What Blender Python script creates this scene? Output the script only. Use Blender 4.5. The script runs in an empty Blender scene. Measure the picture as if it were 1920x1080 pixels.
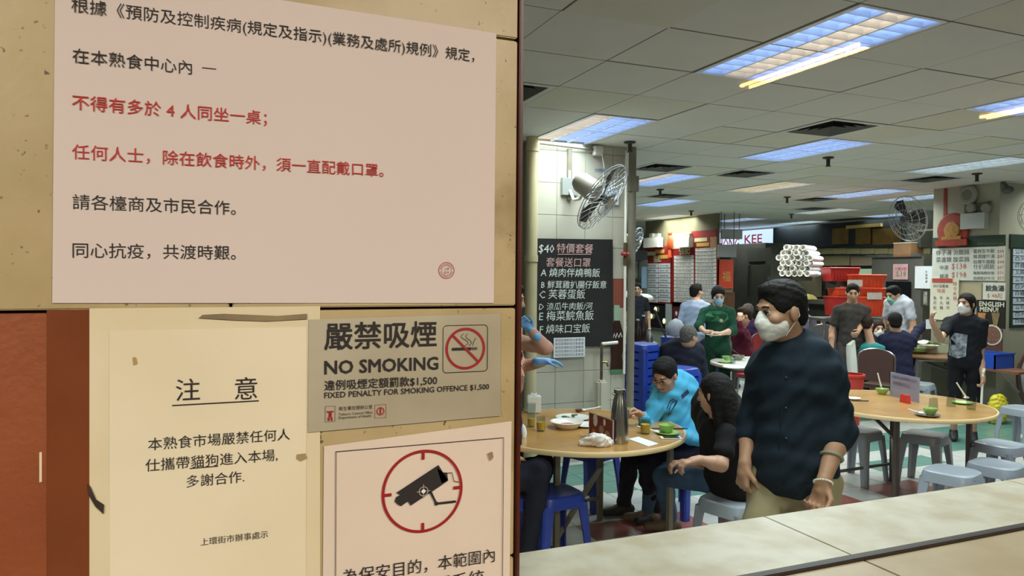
import bpy, bmesh, math, random
import numpy as np
from mathutils import Vector, Matrix
random.seed(7)
rng = np.random.default_rng(7)
SC = bpy.context.scene
COL = SC.collection

# ---------------------------------------------------------------- camera, world, big lights, exposure
FOC, YAW, PIT, ROL = 1372.0, math.radians(22.38), math.radians(-1.07), math.radians(0.45)
CAM = np.array([0.0, 0.0, 1.785])
fw = np.array([math.sin(YAW) * math.cos(PIT), math.cos(YAW) * math.cos(PIT), math.sin(PIT)])
rt = np.array([math.cos(YAW), -math.sin(YAW), 0.0])
up = np.cross(rt, fw)
rt, up = math.cos(ROL) * rt + math.sin(ROL) * up, -math.sin(ROL) * rt + math.cos(ROL) * up
cd = bpy.data.cameras.new('camera')
cd.sensor_width = 36.0
cd.lens = 36.0 * FOC / 1920.0
cd.clip_start = 0.02
cam = bpy.data.objects.new('camera', cd)
COL.objects.link(cam)
cam.matrix_world = Matrix([[rt[0], up[0], -fw[0], CAM[0]], [rt[1], up[1], -fw[1], CAM[1]], [rt[2], up[2], -fw[2], CAM[2]], [0, 0, 0, 1]])
SC.camera = cam
w = bpy.data.worlds.new('world')
SC.world = w
w.use_nodes = True
w.node_tree.nodes['Background'].inputs[0].default_value = (0.5, 0.52, 0.5, 1)
w.node_tree.nodes['Background'].inputs[1].default_value = 0.25
SC.view_settings.view_transform = 'Standard'
SC.view_settings.look = 'None'
SC.view_settings.gamma = 1
SC.view_settings.use_curve_mapping = False
SC.view_settings.exposure = 0.0
HALL_W = 45.0         # watts of each ceiling fixture in the hall
CORR_W = 20.5          # base watts of the lamp boosting each unseen corridor batten
SC.cycles.max_bounces = 8
SC.cycles.transparent_max_bounces = 12
SC.cycles.use_denoising = True
SC.cycles.sample_clamp_indirect = 6.0
SC.cycles.caustics_reflective = False
SC.cycles.caustics_refractive = False

# ---------------------------------------------------------------- measuring helpers: a pixel of the survey photograph -> a place in the room
def ray(x, y): return fw + (x - 960) / FOC * rt - (y - 540) / FOC * up
def onX(x, y, X): d = ray(x, y); return CAM + d * (X / d[0])
def onY(x, y, Y): d = ray(x, y); return CAM + d * (Y / d[1])
def onZ(x, y, Z): d = ray(x, y); return CAM + d * ((Z - CAM[2]) / d[2])
def atD(x, y, D): return CAM + ray(x, y) * D
def gnd(x, D, Z=0.0):                       # point of image column x at depth D and height Z
    y = 521.0
    for _ in range(3):
        p = atD(x, y, D); y += (p[2] - Z) * FOC / D
    return atD(x, y, D)

# ---------------------------------------------------------------- materials
def lin(c):
    return tuple((v / 255.0 / 12.92) if v <= 10.3 else (((v / 255.0) + 0.055) / 1.055) ** 2.4 for v in c[:3]) + (1.0,)
MATS = {}
def mat(name, col, rough=0.6, var=0.0, scale=8.0, bump=0.0, metal=0.0, spec=0.5, col2=None, detail=4.0, emit=None, estr=0.0, alpha=1.0, trans=0.0, bscale=None):
    if name in MATS: return MATS[name]
    m = bpy.data.materials.new(name); m.use_nodes = True
    nt = m.node_tree; b = nt.nodes['Principled BSDF']
    b.inputs['Base Color'].default_value = lin(col)
    b.inputs['Roughness'].default_value = rough
    b.inputs['Metallic'].default_value = metal
    b.inputs['Specular IOR Level'].default_value = spec
    if trans: b.inputs['Transmission Weight'].default_value = trans
    if alpha < 1: b.inputs['Alpha'].default_value = alpha
    if emit:
        b.inputs['Emission Color'].default_value = lin(emit); b.inputs['Emission Strength'].default_value = estr
    if var or col2 or bump:
        tc = nt.nodes.new('ShaderNodeTexCoord')
        nz = nt.nodes.new('ShaderNodeTexNoise'); nz.inputs['Scale'].default_value = scale; nz.inputs['Detail'].default_value = detail
        nt.links.new(tc.outputs['Object'], nz.inputs['Vector'])
        if var or col2:
            rp = nt.nodes.new('ShaderNodeValToRGB')
            c2 = lin(col2) if col2 else tuple(v * (1 - var) for v in lin(col)[:3]) + (1,)
            rp.color_ramp.elements[0].position = 0.35; rp.color_ramp.elements[1].position = 0.65
            rp.color_ramp.elements[0].color = c2; rp.color_ramp.elements[1].color = lin(col)
            nt.links.new(nz.outputs[0], rp.inputs[0]); nt.links.new(rp.outputs[0], b.inputs['Base Color'])
        if bump:
            bp = nt.nodes.new('ShaderNodeBump'); bp.inputs['Strength'].default_value = bump; bp.inputs['Distance'].default_value = 0.01
            if bscale:
                n2 = nt.nodes.new('ShaderNodeTexNoise'); n2.inputs['Scale'].default_value = bscale
                nt.links.new(tc.outputs['Object'], n2.inputs['Vector']); nt.links.new(n2.outputs[0], bp.inputs['Height'])
            else: nt.links.new(nz.outputs[0], bp.inputs['Height'])
            nt.links.new(bp.outputs[0], b.inputs['Normal'])
    MATS[name] = m
    return m
def emis(name, col, s):
    return mat(name, col, emit=col, estr=s)
def glassmat(name, tint=(255, 255, 255), f=1.0):
    if name in MATS: return MATS[name]
    m = bpy.data.materials.new(name); m.use_nodes = True; nt = m.node_tree
    for n in list(nt.nodes): nt.nodes.remove(n)
    o = nt.nodes.new('ShaderNodeOutputMaterial'); mx = nt.nodes.new('ShaderNodeMixShader')
    t = nt.nodes.new('ShaderNodeBsdfTransparent'); g = nt.nodes.new('ShaderNodeBsdfGlossy'); fr = nt.nodes.new('ShaderNodeFresnel')
    t.inputs[0].default_value = lin(tint); g.inputs['Roughness'].default_value = 0.0; fr.inputs[0].default_value = 1.45
    ml = nt.nodes.new('ShaderNodeMath'); ml.operation = 'MULTIPLY'; ml.inputs[1].default_value = f
    ge = nt.nodes.new('ShaderNodeNewGeometry'); sb = nt.nodes.new('ShaderNodeMath'); sb.operation = 'SUBTRACT'; sb.inputs[0].default_value = 1.0; m2 = nt.nodes.new('ShaderNodeMath'); m2.operation = 'MULTIPLY'
    nt.links.new(ge.outputs['Backfacing'], sb.inputs[1]); nt.links.new(fr.outputs[0], ml.inputs[0]); nt.links.new(ml.outputs[0], m2.inputs[0]); nt.links.new(sb.outputs[0], m2.inputs[1]); nt.links.new(m2.outputs[0], mx.inputs[0])
    nt.links.new(t.outputs[0], mx.inputs[1]); nt.links.new(g.outputs[0], mx.inputs[2]); nt.links.new(mx.outputs[0], o.inputs[0])
    MATS[name] = m
    return m

# ---------------------------------------------------------------- object helpers
def setp(o, label=None, cat=None, group=None, kind=None):
    if label: o['label'] = label
    if cat: o['category'] = cat
    if group: o['group'] = group
    if kind: o['kind'] = kind
    return o
def thing(name, loc, label, cat, group=None, rz=0.0):
    o = bpy.data.objects.new(name, None); COL.objects.link(o); o.location = [float(v) for v in loc]; o.rotation_euler = (0, 0, rz)
    o.empty_display_size = 0.1
    return setp(o, label, cat, group)
def finish(name, me, m, parent=None, smooth=False, world=True):
    for mm in (m if isinstance(m, (list, tuple)) else [m]):
        if mm is not None: me.materials.append(mm)
    o = bpy.data.objects.new(name, me); COL.objects.link(o)
    if smooth: me.polygons.foreach_set('use_smooth', [True] * len(me.polygons))
    if parent is not None:
        o.parent = parent
    return o
class MB:
    """collects shapes in LOCAL coordinates of the object it becomes"""
    def __init__(s): s.bm = bmesh.new()
    def box(s, a, b, bev=0.0):
        a = np.array(a, float); b = np.array(b, float); c = (a + b) / 2; d = np.maximum(np.abs(b - a), 1e-5)
        r = bmesh.ops.create_cube(s.bm, size=1.0, matrix=Matrix.Translation(c) @ Matrix.Diagonal((d[0], d[1], d[2], 1)))
        if bev: bmesh.ops.bevel(s.bm, geom=list({e for v in r['verts'] for e in v.link_edges}), offset=bev, segments=2, affect='EDGES')
        return s
    def tube(s, p, q, r1, r2=None, n=12, cap=True):
        r2 = r1 if r2 is None else r2
        p = Vector([float(v) for v in p]); q = Vector([float(v) for v in q]); d = q - p
        m = Matrix.Translation((p + q) / 2) @ d.to_track_quat('Z', 'Y').to_matrix().to_4x4()
        bmesh.ops.create_cone(s.bm, cap_ends=cap, segments=n, radius1=r1, radius2=r2, depth=d.length, matrix=m); return s
    def path(s, pts, r, n=8, closed=False):
        pts = [Vector([float(c) for c in p]) for p in pts]; N = len(pts); rings = []
        prev = None
        for i, p in enumerate(pts):
            if closed: t = pts[(i + 1) % N] - pts[i - 1]
            else: t = pts[min(i + 1, N - 1)] - pts[max(i - 1, 0)]
            t.normalize()
            if prev is None:
                a = t.orthogonal().normalized()
            else:
                a = (prev - t * prev.dot(t)).normalized()
            prev = a; b = t.cross(a)
            rr = r[i] if isinstance(r, (list, tuple)) else r
            rings.append([s.bm.verts.new(p + (a * math.cos(2 * math.pi * k / n) + b * math.sin(2 * math.pi * k / n)) * rr) for k in range(n)])
        for i in range(N if closed else N - 1):
            A = rings[i]; B = rings[(i + 1) % N]
            for k in range(n):
                try: s.bm.faces.new((A[k], A[(k + 1) % n], B[(k + 1) % n], B[k]))
                except ValueError: pass
        if not closed:
            s.bm.faces.new(rings[0][::-1]); s.bm.faces.new(rings[-1])
        return s
    def lathe(s, prof, n=24, c=(0, 0, 0), close=False):
        rings = []
        for (r, z) in prof:
            rings.append([s.bm.verts.new((c[0] + r * math.cos(2 * math.pi * k / n), c[1] + r * math.sin(2 * math.pi * k / n), c[2] + z)) for k in range(n)] if r > 1e-6 else [s.bm.verts.new((c[0], c[1], c[2] + z))])
        for A, B in zip(rings, rings[1:]):
            for k in range(n):
                a0, a1 = A[k % len(A)], A[(k + 1) % len(A)]; b0, b1 = B[k % len(B)], B[(k + 1) % len(B)]
                vs = []
                for v in (a0, a1, b1, b0):
                    if v not in vs: vs.append(v)
                if len(vs) > 2:
                    try: s.bm.faces.new(vs)
                    except ValueError: pass
        return s
    def ell(s, c, r, n=16, R=None):
        m = Matrix.Translation([float(v) for v in c]) @ (R.to_4x4() if R is not None else Matrix.Identity(4)) @ Matrix.Diagonal((r[0], r[1], r[2], 1))
        bmesh.ops.create_uvsphere(s.bm, u_segments=n, v_segments=max(6, n // 2), radius=1.0, matrix=m); return s
    def prism(s, pts, h, frame=None):
        """pts 2-D outline extruded by h; frame = (origin, U, V, N)"""
        o, U, V, N = frame or (np.zeros(3), np.array([1, 0, 0.]), np.array([0, 1, 0.]), np.array([0, 0, 1.]))
        lo = [s.bm.verts.new(o + U * a + V * b) for a, b in pts]; hi = [s.bm.verts.new(o + U * a + V * b + N * h) for a, b in pts]
        s.bm.faces.new(lo[::-1]); s.bm.faces.new(hi)
        for i in range(len(pts)):
            j = (i + 1) % len(pts); s.bm.faces.new((lo[i], lo[j], hi[j], hi[i]))
        return s
    def grid(s, f, nu, nv, thick=0.0):
        """surface f(u,v) with u,v in 0..1, optionally thickened downwards"""
        V = [[s.bm.verts.new([float(c) for c in f(i / nu, j / nv)]) for j in range(nv + 1)] for i in range(nu + 1)]
        for i in range(nu):
            for j in range(nv): s.bm.faces.new((V[i][j], V[i + 1][j], V[i + 1][j + 1], V[i][j + 1]))
        return s
    def move(s, M):
        s.bm.transform(M); return s
    def build(s, name, m, parent=None, smooth=False):
        me = bpy.data.meshes.new(name)
        bmesh.ops.recalc_face_normals(s.bm, faces=s.bm.faces)
        s.bm.to_mesh(me); s.bm.free()
        o = finish(name, me, m, parent)
        if smooth:
            try: me.shade_auto_smooth if False else None
            except Exception: pass
            me.polygons.foreach_set('use_smooth', [True] * len(me.polygons))
            me.set_sharp_from_angle(angle=math.radians(40))
        return o
def child(o, name, parent):      # another copy sharing the mesh
    c = bpy.data.objects.new(name, o.data); COL.objects.link(c); c.parent = parent
    return c
def kids(o): return [c for c in bpy.data.objects if c.parent is o]
def copy_tree(o, parent=None):
    c = o.copy(); COL.objects.link(c); c.parent = parent
    for ch in KIDS.get(o.name) or []:
        copy_tree(ch, c)
    return c
KIDS = {}
def freeze(o):                  # remember the children of a prototype so that copies need no search
    ks = [c for c in COL.objects if c.parent is o]
    KIDS[o.name] = ks
    for k in ks: freeze(k)
def dup(o, loc, label=None, rz=None, group=None, scale=None):
    if o.name not in KIDS: freeze(o)
    c = copy_tree(o); c.location = [float(v) for v in loc]
    if rz is not None: c.rotation_euler = (0, 0, rz)
    if label: c['label'] = label
    if group: c['group'] = group
    if scale: c.scale = scale
    return c

# ---------------------------------------------------------------- flat lettering as real geometry
_TXT = {}
def text(name, s, org, U, V, m, width=None, height=None, parent=None, off=0.0004, bold=0.0, res=2, align='l', shear=0.0, N=None):
    """lettering s: left baseline at org, reading along U, up along V; in the frame of the parent (must be unrotated at origin)"""
    key = (s, 0, res)
    if key not in _TXT:
        cu = bpy.data.curves.new('t', 'FONT'); cu.body = s; cu.size = 1; cu.resolution_u = res; cu.offset = 0
        o = bpy.data.objects.new('t', cu); COL.objects.link(o)
        bpy.context.view_layer.update()
        me = bpy.data.meshes.new_from_object(o.evaluated_get(bpy.context.evaluated_depsgraph_get()))
        co = np.empty(len(me.vertices) * 3); me.vertices.foreach_get('co', co); co = co.reshape(-1, 3)
        bpy.data.objects.remove(o); bpy.data.curves.remove(cu)
        _TXT[key] = (me, co)
    me0, co = _TXT[key]
    if bold > 0:                                   # heavier strokes: the outline laid down again a little to each side
        nv = len(co); F = [tuple(q.vertices) for q in me0.polygons]; sh = [(-bold, -bold), (bold, -bold), (-bold, bold), (bold, bold)]
        co = np.concatenate([co + np.array([a, b, i * .002]) for i, (a, b) in enumerate(sh)])
        me = bpy.data.meshes.new(name); me.from_pydata([tuple(c) for c in co], [], [tuple(v + i * nv for v in f) for i in range(4) for f in F])
    else:
        me = me0.copy(); me.name = name
    x0, x1, y0, y1 = co[:, 0].min(), co[:, 0].max(), co[:, 1].min(), co[:, 1].max()
    sx = sy = 1
    if width: sx = sy = width / (x1 - x0)
    if height: sy = height / (y1 - y0); sx = sx if width else sy
    U = np.array(U, float); V = np.array(V, float); U /= np.linalg.norm(U); V /= np.linalg.norm(V)
    if N is None: N = np.cross(U, V)
    ox = {'l': 0, 'c': -(x1 - x0) * sx / 2, 'r': -(x1 - x0) * sx}[align]
    P = np.array(org, float)[None] + np.outer((co[:, 0] - x0) * sx + ox + shear * (co[:, 1] - y0) * sy, U) + np.outer((co[:, 1] - y0) * sy, V) + (off + np.round(co[:, 2:3] / .002) * .00004) * N[None]
    me.vertices.foreach_set('co', P.ravel())
    me.materials.clear()
    me.update()
    o = finish(name, me, m)
    return W(o, parent) if parent is not None else o
def W(o, parent):               # o was modelled in world coordinates: keep it there under its parent
    o.parent = parent
    if parent is not None: o.matrix_parent_inverse = (Matrix.Translation(parent.location) @ parent.rotation_euler.to_matrix().to_4x4()).inverted()
    return o
X1, Y1, Z1 = np.array([1., 0, 0]), np.array([0, 1., 0]), np.array([0, 0, 1.])
# ---------------------------------------------------------------- people: one smooth surface per layer, grown from a distance field
def nrm(v): v = np.array(v, float); return v / (np.linalg.norm(v) + 1e-9)
class Field:
    def __init__(s, v=0.01, k=0.02): s.v, s.k, s.p, s.cut, s.noise = v, k, [], [], None
    def cone(s, a, b, ra, rb=None, k=None): s.p.append(('c', np.array(a, float), np.array(b, float), ra, ra if rb is None else rb, k)); return s
    def ell(s, c, r, R=None, k=None): s.p.append(('e', np.array(c, float), np.array(r, float), np.eye(3) if R is None else R, 0, k)); return s
    def half(s, p, n): s.cut.append(('h', np.array(p, float), nrm(n))); return s        # removes the side n points to
    def cute(s, c, r, R=None): s.cut.append(('e', np.array(c, float), np.array(r, float), np.eye(3) if R is None else R)); return s
    @staticmethod
    def _ell(P, c, r, R):
        q = (P - c) @ R; k0 = np.sqrt(((q / r) ** 2).sum(-1)); k1 = np.sqrt(((q / r ** 2) ** 2).sum(-1)) + 1e-9
        return k0 * (k0 - 1) / k1
    def build(s, name, m, parent=None):
        lo = np.full(3, 1e9); hi = -lo
        for q in s.p:
            if q[0] == 'c': r = max(q[3], q[4]); lo = np.minimum(lo, np.minimum(q[1], q[2]) - r); hi = np.maximum(hi, np.maximum(q[1], q[2]) + r)
            else: r = q[2].max(); lo = np.minimum(lo, q[1] - r); hi = np.maximum(hi, q[1] + r)
        v = s.v; lo -= 3 * v + .01; hi += 3 * v + .01
        n = np.ceil((hi - lo) / v).astype(int) + 1
        F = np.full(n, 1.0, np.float32)
        ax = [lo[i] + v * np.arange(n[i]) for i in range(3)]
        def sub(c0, c1):
            i0 = np.clip(np.floor((c0 - lo) / v).astype(int), 0, n - 1); i1 = np.clip(np.ceil((c1 - lo) / v).astype(int) + 1, 1, n)
            P = np.stack(np.meshgrid(*[ax[i][i0[i]:i1[i]] for i in range(3)], indexing='ij'), -1)
            return tuple(slice(i0[i], i1[i]) for i in range(3)), P
        for q in s.p:
            k = q[5] or s.k; mg = 2 * k + 2 * v
            if q[0] == 'c':
                a, b, ra, rb = q[1:5]; r = max(ra, rb) + mg
                sl, P = sub(np.minimum(a, b) - r, np.maximum(a, b) + r)
                d = b - a; t = np.clip(((P - a) @ d) / (d @ d + 1e-12), 0, 1)
                D = np.sqrt(((P - a - t[..., None] * d) ** 2).sum(-1)) - (ra + (rb - ra) * t)
            else:
                c, r, R = q[1:4]; e = r.max() + mg
                sl, P = sub(c - e, c + e); D = s._ell(P, c, r, R)
            G = F[sl]; h = np.clip(0.5 + 0.5 * (G - D) / k, 0, 1)
            F[sl] = G * (1 - h) + D * h - k * h * (1 - h)
        if s.cut or s.noise:
            P = np.stack(np.meshgrid(*ax, indexing='ij'), -1)
            if s.noise:
                A, f = s.noise; c0 = P - (lo + hi) / 2
                x, y, z = c0[..., 0] * f, c0[..., 1] * f, c0[..., 2] * f
                F = F + A * (np.sin(1.3 * x + 1.7 * y + 2.1 * z + 1.2 * np.sin(.9 * z - y)) * .6 + np.sin(-2.3 * x + 1.1 * y + 3.1 * z + 1.5 * np.sin(1.7 * x)) * .4)
            for q in s.cut:
                D = (P - q[1]) @ q[2] if q[0] == 'h' else -s._ell(P, q[1], q[2], q[3])
                F = np.maximum(F, D)
            del P
        F[0] = F[-1] = 1; F[:, 0] = F[:, -1] = 1; F[:, :, 0] = F[:, :, -1] = 1
        V, Q = nets(F.astype(np.float32))
        V = lo + V * v
        me = bpy.data.meshes.new(name)
        me.vertices.add(len(V)); me.vertices.foreach_set('co', V.astype(np.float32).ravel())
        me.loops.add(len(Q) * 4); me.loops.foreach_set('vertex_index', Q.astype(np.int32).ravel())
        me.polygons.add(len(Q)); me.polygons.foreach_set('loop_start', np.arange(0, 4 * len(Q), 4, dtype=np.int32)); me.polygons.foreach_set('loop_total', np.full(len(Q), 4, np.int32))
        me.update(calc_edges=True); me.validate()
        return finish(name, me, m, parent, smooth=True)
def nets(F):
    S = F < 0; n = np.array(F.shape)
    c = np.zeros(n - 1, np.uint8)
    for i in (0, 1):
        for j in (0, 1):
            for k in (0, 1): c += S[i:n[0] - 1 + i, j:n[1] - 1 + j, k:n[2] - 1 + k]
    I = np.argwhere((c > 0) & (c < 8))
    idx = np.full(n - 1, -1, np.int64); idx[tuple(I.T)] = np.arange(len(I))
    acc = np.zeros((len(I), 3)); cnt = np.zeros(len(I))
    cor = [(i, j, k) for i in (0, 1) for j in (0, 1) for k in (0, 1)]
    for a in cor:
        for d in range(3):
            if a[d]: continue
            b = list(a); b[d] = 1
            fa = F[tuple((I + a).T)]; fb = F[tuple((I + b).T)]; mk = (fa < 0) != (fb < 0)
            t = fa[mk] / (fa[mk] - fb[mk]); p = np.repeat(np.array([a], float), mk.sum(), 0); p[:, d] = t
            acc[mk] += p; cnt[mk] += 1
    V = I + acc / cnt[:, None]
    quads = []
    for d in range(3):
        e, f = (d + 1) % 3, (d + 2) % 3
        sl0 = [slice(1, -1)] * 3; sl0[d] = slice(0, -1); sl1 = list(sl0); sl1[d] = slice(1, None)
        A = S[tuple(sl0)]; B = S[tuple(sl1)]
        for flip in (0, 1):
            J = np.argwhere((A & ~B) if not flip else (~A & B))
            off = np.ones(3, int); off[d] = 0; J = J + off
            q = []
            for de, df in ((0, 0), (-1, 0), (-1, -1), (0, -1)):
                K = J.copy(); K[:, e] += de; K[:, f] += df; q.append(idx[tuple(K.T)])
            q = np.stack(q, 1); quads.append(q if not flip else q[:, ::-1])
    Q = np.concatenate(quads); Q = Q[(Q >= 0).all(1)]
    return V, Q

def hand(F, w, d, pn, side, curl=0.5, s=1.0, fr=0.0085, thumb=1.0, spread=0.10):
    """five-fingered hand: w wrist, d along the hand, pn palm normal (the way the palm faces), side +1/-1 thumb side of d x pn"""
    w = np.array(w, float); d = nrm(d); pn = nrm(pn - np.dot(pn, d) * d); t = np.cross(d, pn) * side
    F.cone(w, w + d * .04 * s, .024 * s, .027 * s, k=.012)
    for o in (-.026, -.009, .009, .026): F.cone(w + d * .02 * s + t * o * .6 * s, w + d * .088 * s + t * o * s, .015 * s, .0125 * s, k=.012)
    for o, L in ((.029, .072), (.010, .080), (-.010, .076), (-.028, .060)):
        p = w + d * .088 * s + t * o * s; dd = nrm(d + t * o * 4 * spread); a = 0
        for seg, fr_ in ((.44, 1.0), (.31, .92), (.25, .8)):
            a += curl * 1.05
            v = dd * math.cos(a) + pn * math.sin(a); q = p + v * L * seg * s
            F.cone(p, q, fr * s * fr_ * 1.05, fr * s * fr_ * .92, k=.005); p = q
    p = w + d * .028 * s + t * .022 * s
    v = nrm(d * .75 + t * .75 * thumb + pn * .35); q = p + v * .045 * s; F.cone(p, q, .014 * s, .0105 * s, k=.008)
    v2 = nrm(d * 1.0 + t * .15 * thumb + pn * (.3 + curl * .6)); r = q + v2 * .034 * s; F.cone(q, r, .0103 * s, .009 * s, k=.005)
    F.cone(r, r + nrm(v2 + pn * curl * .4) * .022 * s, .009 * s, .008 * s, k=.005)

SKIN = [mat('skin_warm', (184, 142, 116), .5, var=.12, scale=30, bump=.1), mat('skin_fair', (205, 160, 135), .5, var=.1, scale=30, bump=.1), mat('skin_tan', (150, 108, 84), .5, var=.12, scale=30, bump=.1)]
HAIRM = {'black': mat('hair_black', (16, 14, 15), .75, spec=.25, var=.4, scale=60, bump=.6), 'grey': mat('hair_grey', (104, 100, 96), .8, spec=.2, col2=(70, 66, 62), scale=50, bump=.6), 'brown': mat('hair_brown', (44, 28, 22), .75, spec=.25, var=.4, scale=60, bump=.6)}
EYEW = mat('eye_white', (176, 164, 154), .3); EYED = mat('eye_dark', (25, 18, 15), .15); LIP = mat('lips', (150, 88, 80), .5)
BLUEM = mat('mask_blue', (150, 190, 215), .8, var=.1, scale=40, bump=.3); WHITEM = mat('mask_white', (232, 232, 230), .8, var=.08, scale=40, bump=.4)

def cloth(c, name, v=.25):
    return mat('cloth_' + name, c, .85, var=v, scale=14, bump=.12, spec=.2, bscale=160)

def person(label, x, D, psi, pose='stand', H=1.7, z0=0.0, lean=0.0, skin=0, hair='black', hairstyle='short', shirt=None, sleeve='short', pants=None, shoes=(30, 30, 32),
           mask=None, J=None, head=None, fat=1.0, near=False, hands=(.5, .5), hd=(None, None), pn=(None, None), seat=.45, legs=True, group=None, name='person', glove=None, collar=None, loc=None, turn=0.0, pants_short=False, female=False, noise=.004, over=None, hide_head=False, vb=None):
    s = H / 1.72
    P0 = gnd(x, D, z0) if loc is None else np.array(loc, float)
    a = math.radians(psi)                      # 0 faces the camera, +90 faces the left of the picture
    rh = nrm([rt[0], rt[1], 0]); fh = nrm([fw[0], fw[1], 0])
    Fd = -fh * math.cos(a) - rh * math.sin(a); Rd = np.cross(Fd, Z1)          # Rd: the person's right
    def L(p): return Rd * p[0] * s + Fd * p[1] * s + Z1 * p[2] * s
    K = {}
    if pose == 'stand':
        K.update(pelvis=(0, 0, .95), hipR=(.09, 0, .91), hipL=(-.09, 0, .91), kneeR=(.10, .03, .50), kneeL=(-.10, .03, .50), ankR=(.10, -.02, .09), ankL=(-.10, -.02, .09))
        T = (0, lean * .35, 0)
    elif pose == 'walk':
        K.update(pelvis=(0, 0, .94), hipR=(.09, 0, .90), hipL=(-.09, 0, .90), kneeR=(.10, .16, .50), kneeL=(-.10, -.02, .50), ankR=(.10, .22, .10), ankL=(-.10, -.24, .14))
        T = (0, lean * .35, 0)
    else:
        z = (seat + .09) / s
        K.update(pelvis=(0, 0, z), hipR=(.10, .03, z - .01), hipL=(-.10, .03, z - .01), kneeR=(.15, .43, z + .0), kneeL=(-.15, .43, z + .0), ankR=(.14, .42, .09), ankL=(-.14, .42, .09))
        T = (0, lean * .35, 0)
    pz = K['pelvis'][2]
    up_ = math.sqrt(max(.05, 1 - min(.8, lean) ** 2 * .5))
    ch = (0, lean * .30, pz + .33 * up_); nb = (0, lean * .48 - .01, pz + .52 * up_)
    K.update(chest=ch, neck=nb, shR=(.172, nb[1], nb[2] - .065), shL=(-.172, nb[1], nb[2] - .065))
    K.update(elR=(.24, nb[1] - .02, nb[2] - .35), elL=(-.24, nb[1] - .02, nb[2] - .35), wrR=(.25, nb[1] + .06, nb[2] - .60), wrL=(-.25, nb[1] + .06, nb[2] - .60))
    K['head'] = (0, nb[1] + .045 + lean * .10, nb[2] + .165)
    K = {k: P0 + L(v) - (0 if True else 0) for k, v in K.items()}
    if J: 
        for k, v in J.items(): K[k] = (P0 + L(v[1:])) if len(v) == 4 else np.array(v, float)
    root = thing(name, P0, label, 'person', group)
    v = vb or (.0055 if near else .011)
    sk = SKIN[skin]
    # head frame
    hp, ht, hr = head or (psi, 0, 0)           # heading, nod (down positive), roll
    ha = math.radians(hp); hf = -fh * math.cos(ha) - rh * math.sin(ha); hR = np.cross(hf, Z1)
    nd = math.radians(ht); f2 = hf * math.cos(nd) - Z1 * math.sin(nd); u2 = Z1 * math.cos(nd) + hf * math.sin(nd)
    rr = math.radians(hr); R2 = hR * math.cos(rr) + u2 * math.sin(rr); u2 = np.cross(R2, f2)
    RM = np.stack([R2, f2, u2], 1); hs = s ** .5 * 1.0; hc = K['head']
    def h(px_, py_, pz_): return hc + RM @ np.array([px_, py_, pz_]) * hs
    def er(a_, b_, c_): return np.array([a_, b_, c_]) * hs
    B = Field(v, .018)
    B.ell(h(0, -.012, .032), er(.076, .094, .084), RM); B.ell(h(0, .022, -.03), er(.061, .070, .084), RM)
    B.ell(h(0, .046, -.088), er(.036, .034, .028), RM)
    B.cone(h(0, .086, .012), h(0, .106, -.030), .009, .0135, k=.012)
    for sd in (1, -1):
        B.ell(h(sd * .078, -.008, -.008), er(.011, .019, .033), RM, k=.006)
        B.ell(h(sd * .045, .058, -.02), er(.022, .025, .022), RM)
    B.cone(h(-.028, .083, .030), h(.028, .083, .030), .009, k=.014)
    B.cone(h(0, .083, -.062), h(0, .086, -.066), .016, k=.012)
    B.cute(h(.030, .106, .008), er(.013, .018, .0055), RM); B.cute(h(-.030, .106, .008), er(.013, .018, .0055), RM)
    cR = nrm(K['shR'] - K['shL'])
    B.cone(h(0, -.022, -.06), K['neck'] - Z1 * .02, .056 * hs, .062 * hs, k=.03)
    us = nrm(K['neck'] - K['pelvis']); fs = nrm(np.cross(us, cR)); tb = np.stack([np.cross(fs, us), fs, us], 1)
    B.ell((K['chest'] + K['neck']) / 2 - Z1 * .03, (.15 * s, .09 * s, .16 * s), tb, k=.05); B.cone(K['chest'], K['pelvis'], .10 * s, .11 * s, k=.05)
    gl = []
    for i, sd in enumerate('RL'):
        sh, el, wr = K['sh' + sd], K['el' + sd], K['wr' + sd]
        B.cone(K['neck'] - Z1 * .03, sh, .045 * s, .050 * s, k=.04); B.cone(sh, el, .047 * s, .038 * s); B.cone(el, el + (wr - el) * .35, .038 * s, .040 * s); B.cone(el + (wr - el) * .35, wr, .039 * s, .025 * s)
        dd = nrm(wr - el) if hd[i] is None else nrm(hd[i]); pp = (-cR if sd == 'R' else cR) if pn[i] is None else np.array(pn[i], float)
        tgt = B
        if glove:
            tgt = Field(v, .018); gl.append(tgt)
            tgt.cone(wr - dd * .05, wr, .036 * s, .030 * s)
        hand(tgt, wr, dd, pp, 1 if sd == 'R' else -1, curl=hands[i], s=s * 1.0, fr=.0088 if near else (.0105 if v < .01 else .0118))
        hp_, kn, an = K['hip' + sd], K['knee' + sd], K['ank' + sd]
        if legs:
            B.cone(hp_, kn, .075 * s, .05 * s); B.cone(kn, kn + (an - kn) * .35, .050 * s, .052 * s); B.cone(kn + (an - kn) * .35, an, .051 * s, .033 * s)
    if near: B.noise = None
    W(B.build('body', sk), root)
    for g_ in gl: W(g_.build('glove', glove), root)
    # hair
    Hh = Field(v if near else .009, .015)
    if hairstyle != 'none':
        Hh.ell(h(0, -.018, .038), er(.084, .101, .090), RM)
        if hairstyle == 'short': Hh.ell(h(0, .02, .092), er(.062, .062, .036), RM); Hh.ell(h(0, -.06, -.02), er(.068, .05, .07), RM)
        if hairstyle == 'thin': Hh.ell(h(0, -.05, -.01), er(.07, .056, .07), RM)
        if hairstyle in ('long', 'pony'):
            Hh.ell(h(0, -.03, .0), er(.088, .092, .10), RM)
        if hairstyle == 'long':
            Hh.cone(h(0, -.06, -.03), h(0, -.09, -.22), .075, .055); Hh.cone(h(.055, -.03, -.03), h(.06, -.03, -.18), .035, .025); Hh.cone(h(-.055, -.03, -.03), h(-.06, -.03, -.18), .035, .025)
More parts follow.
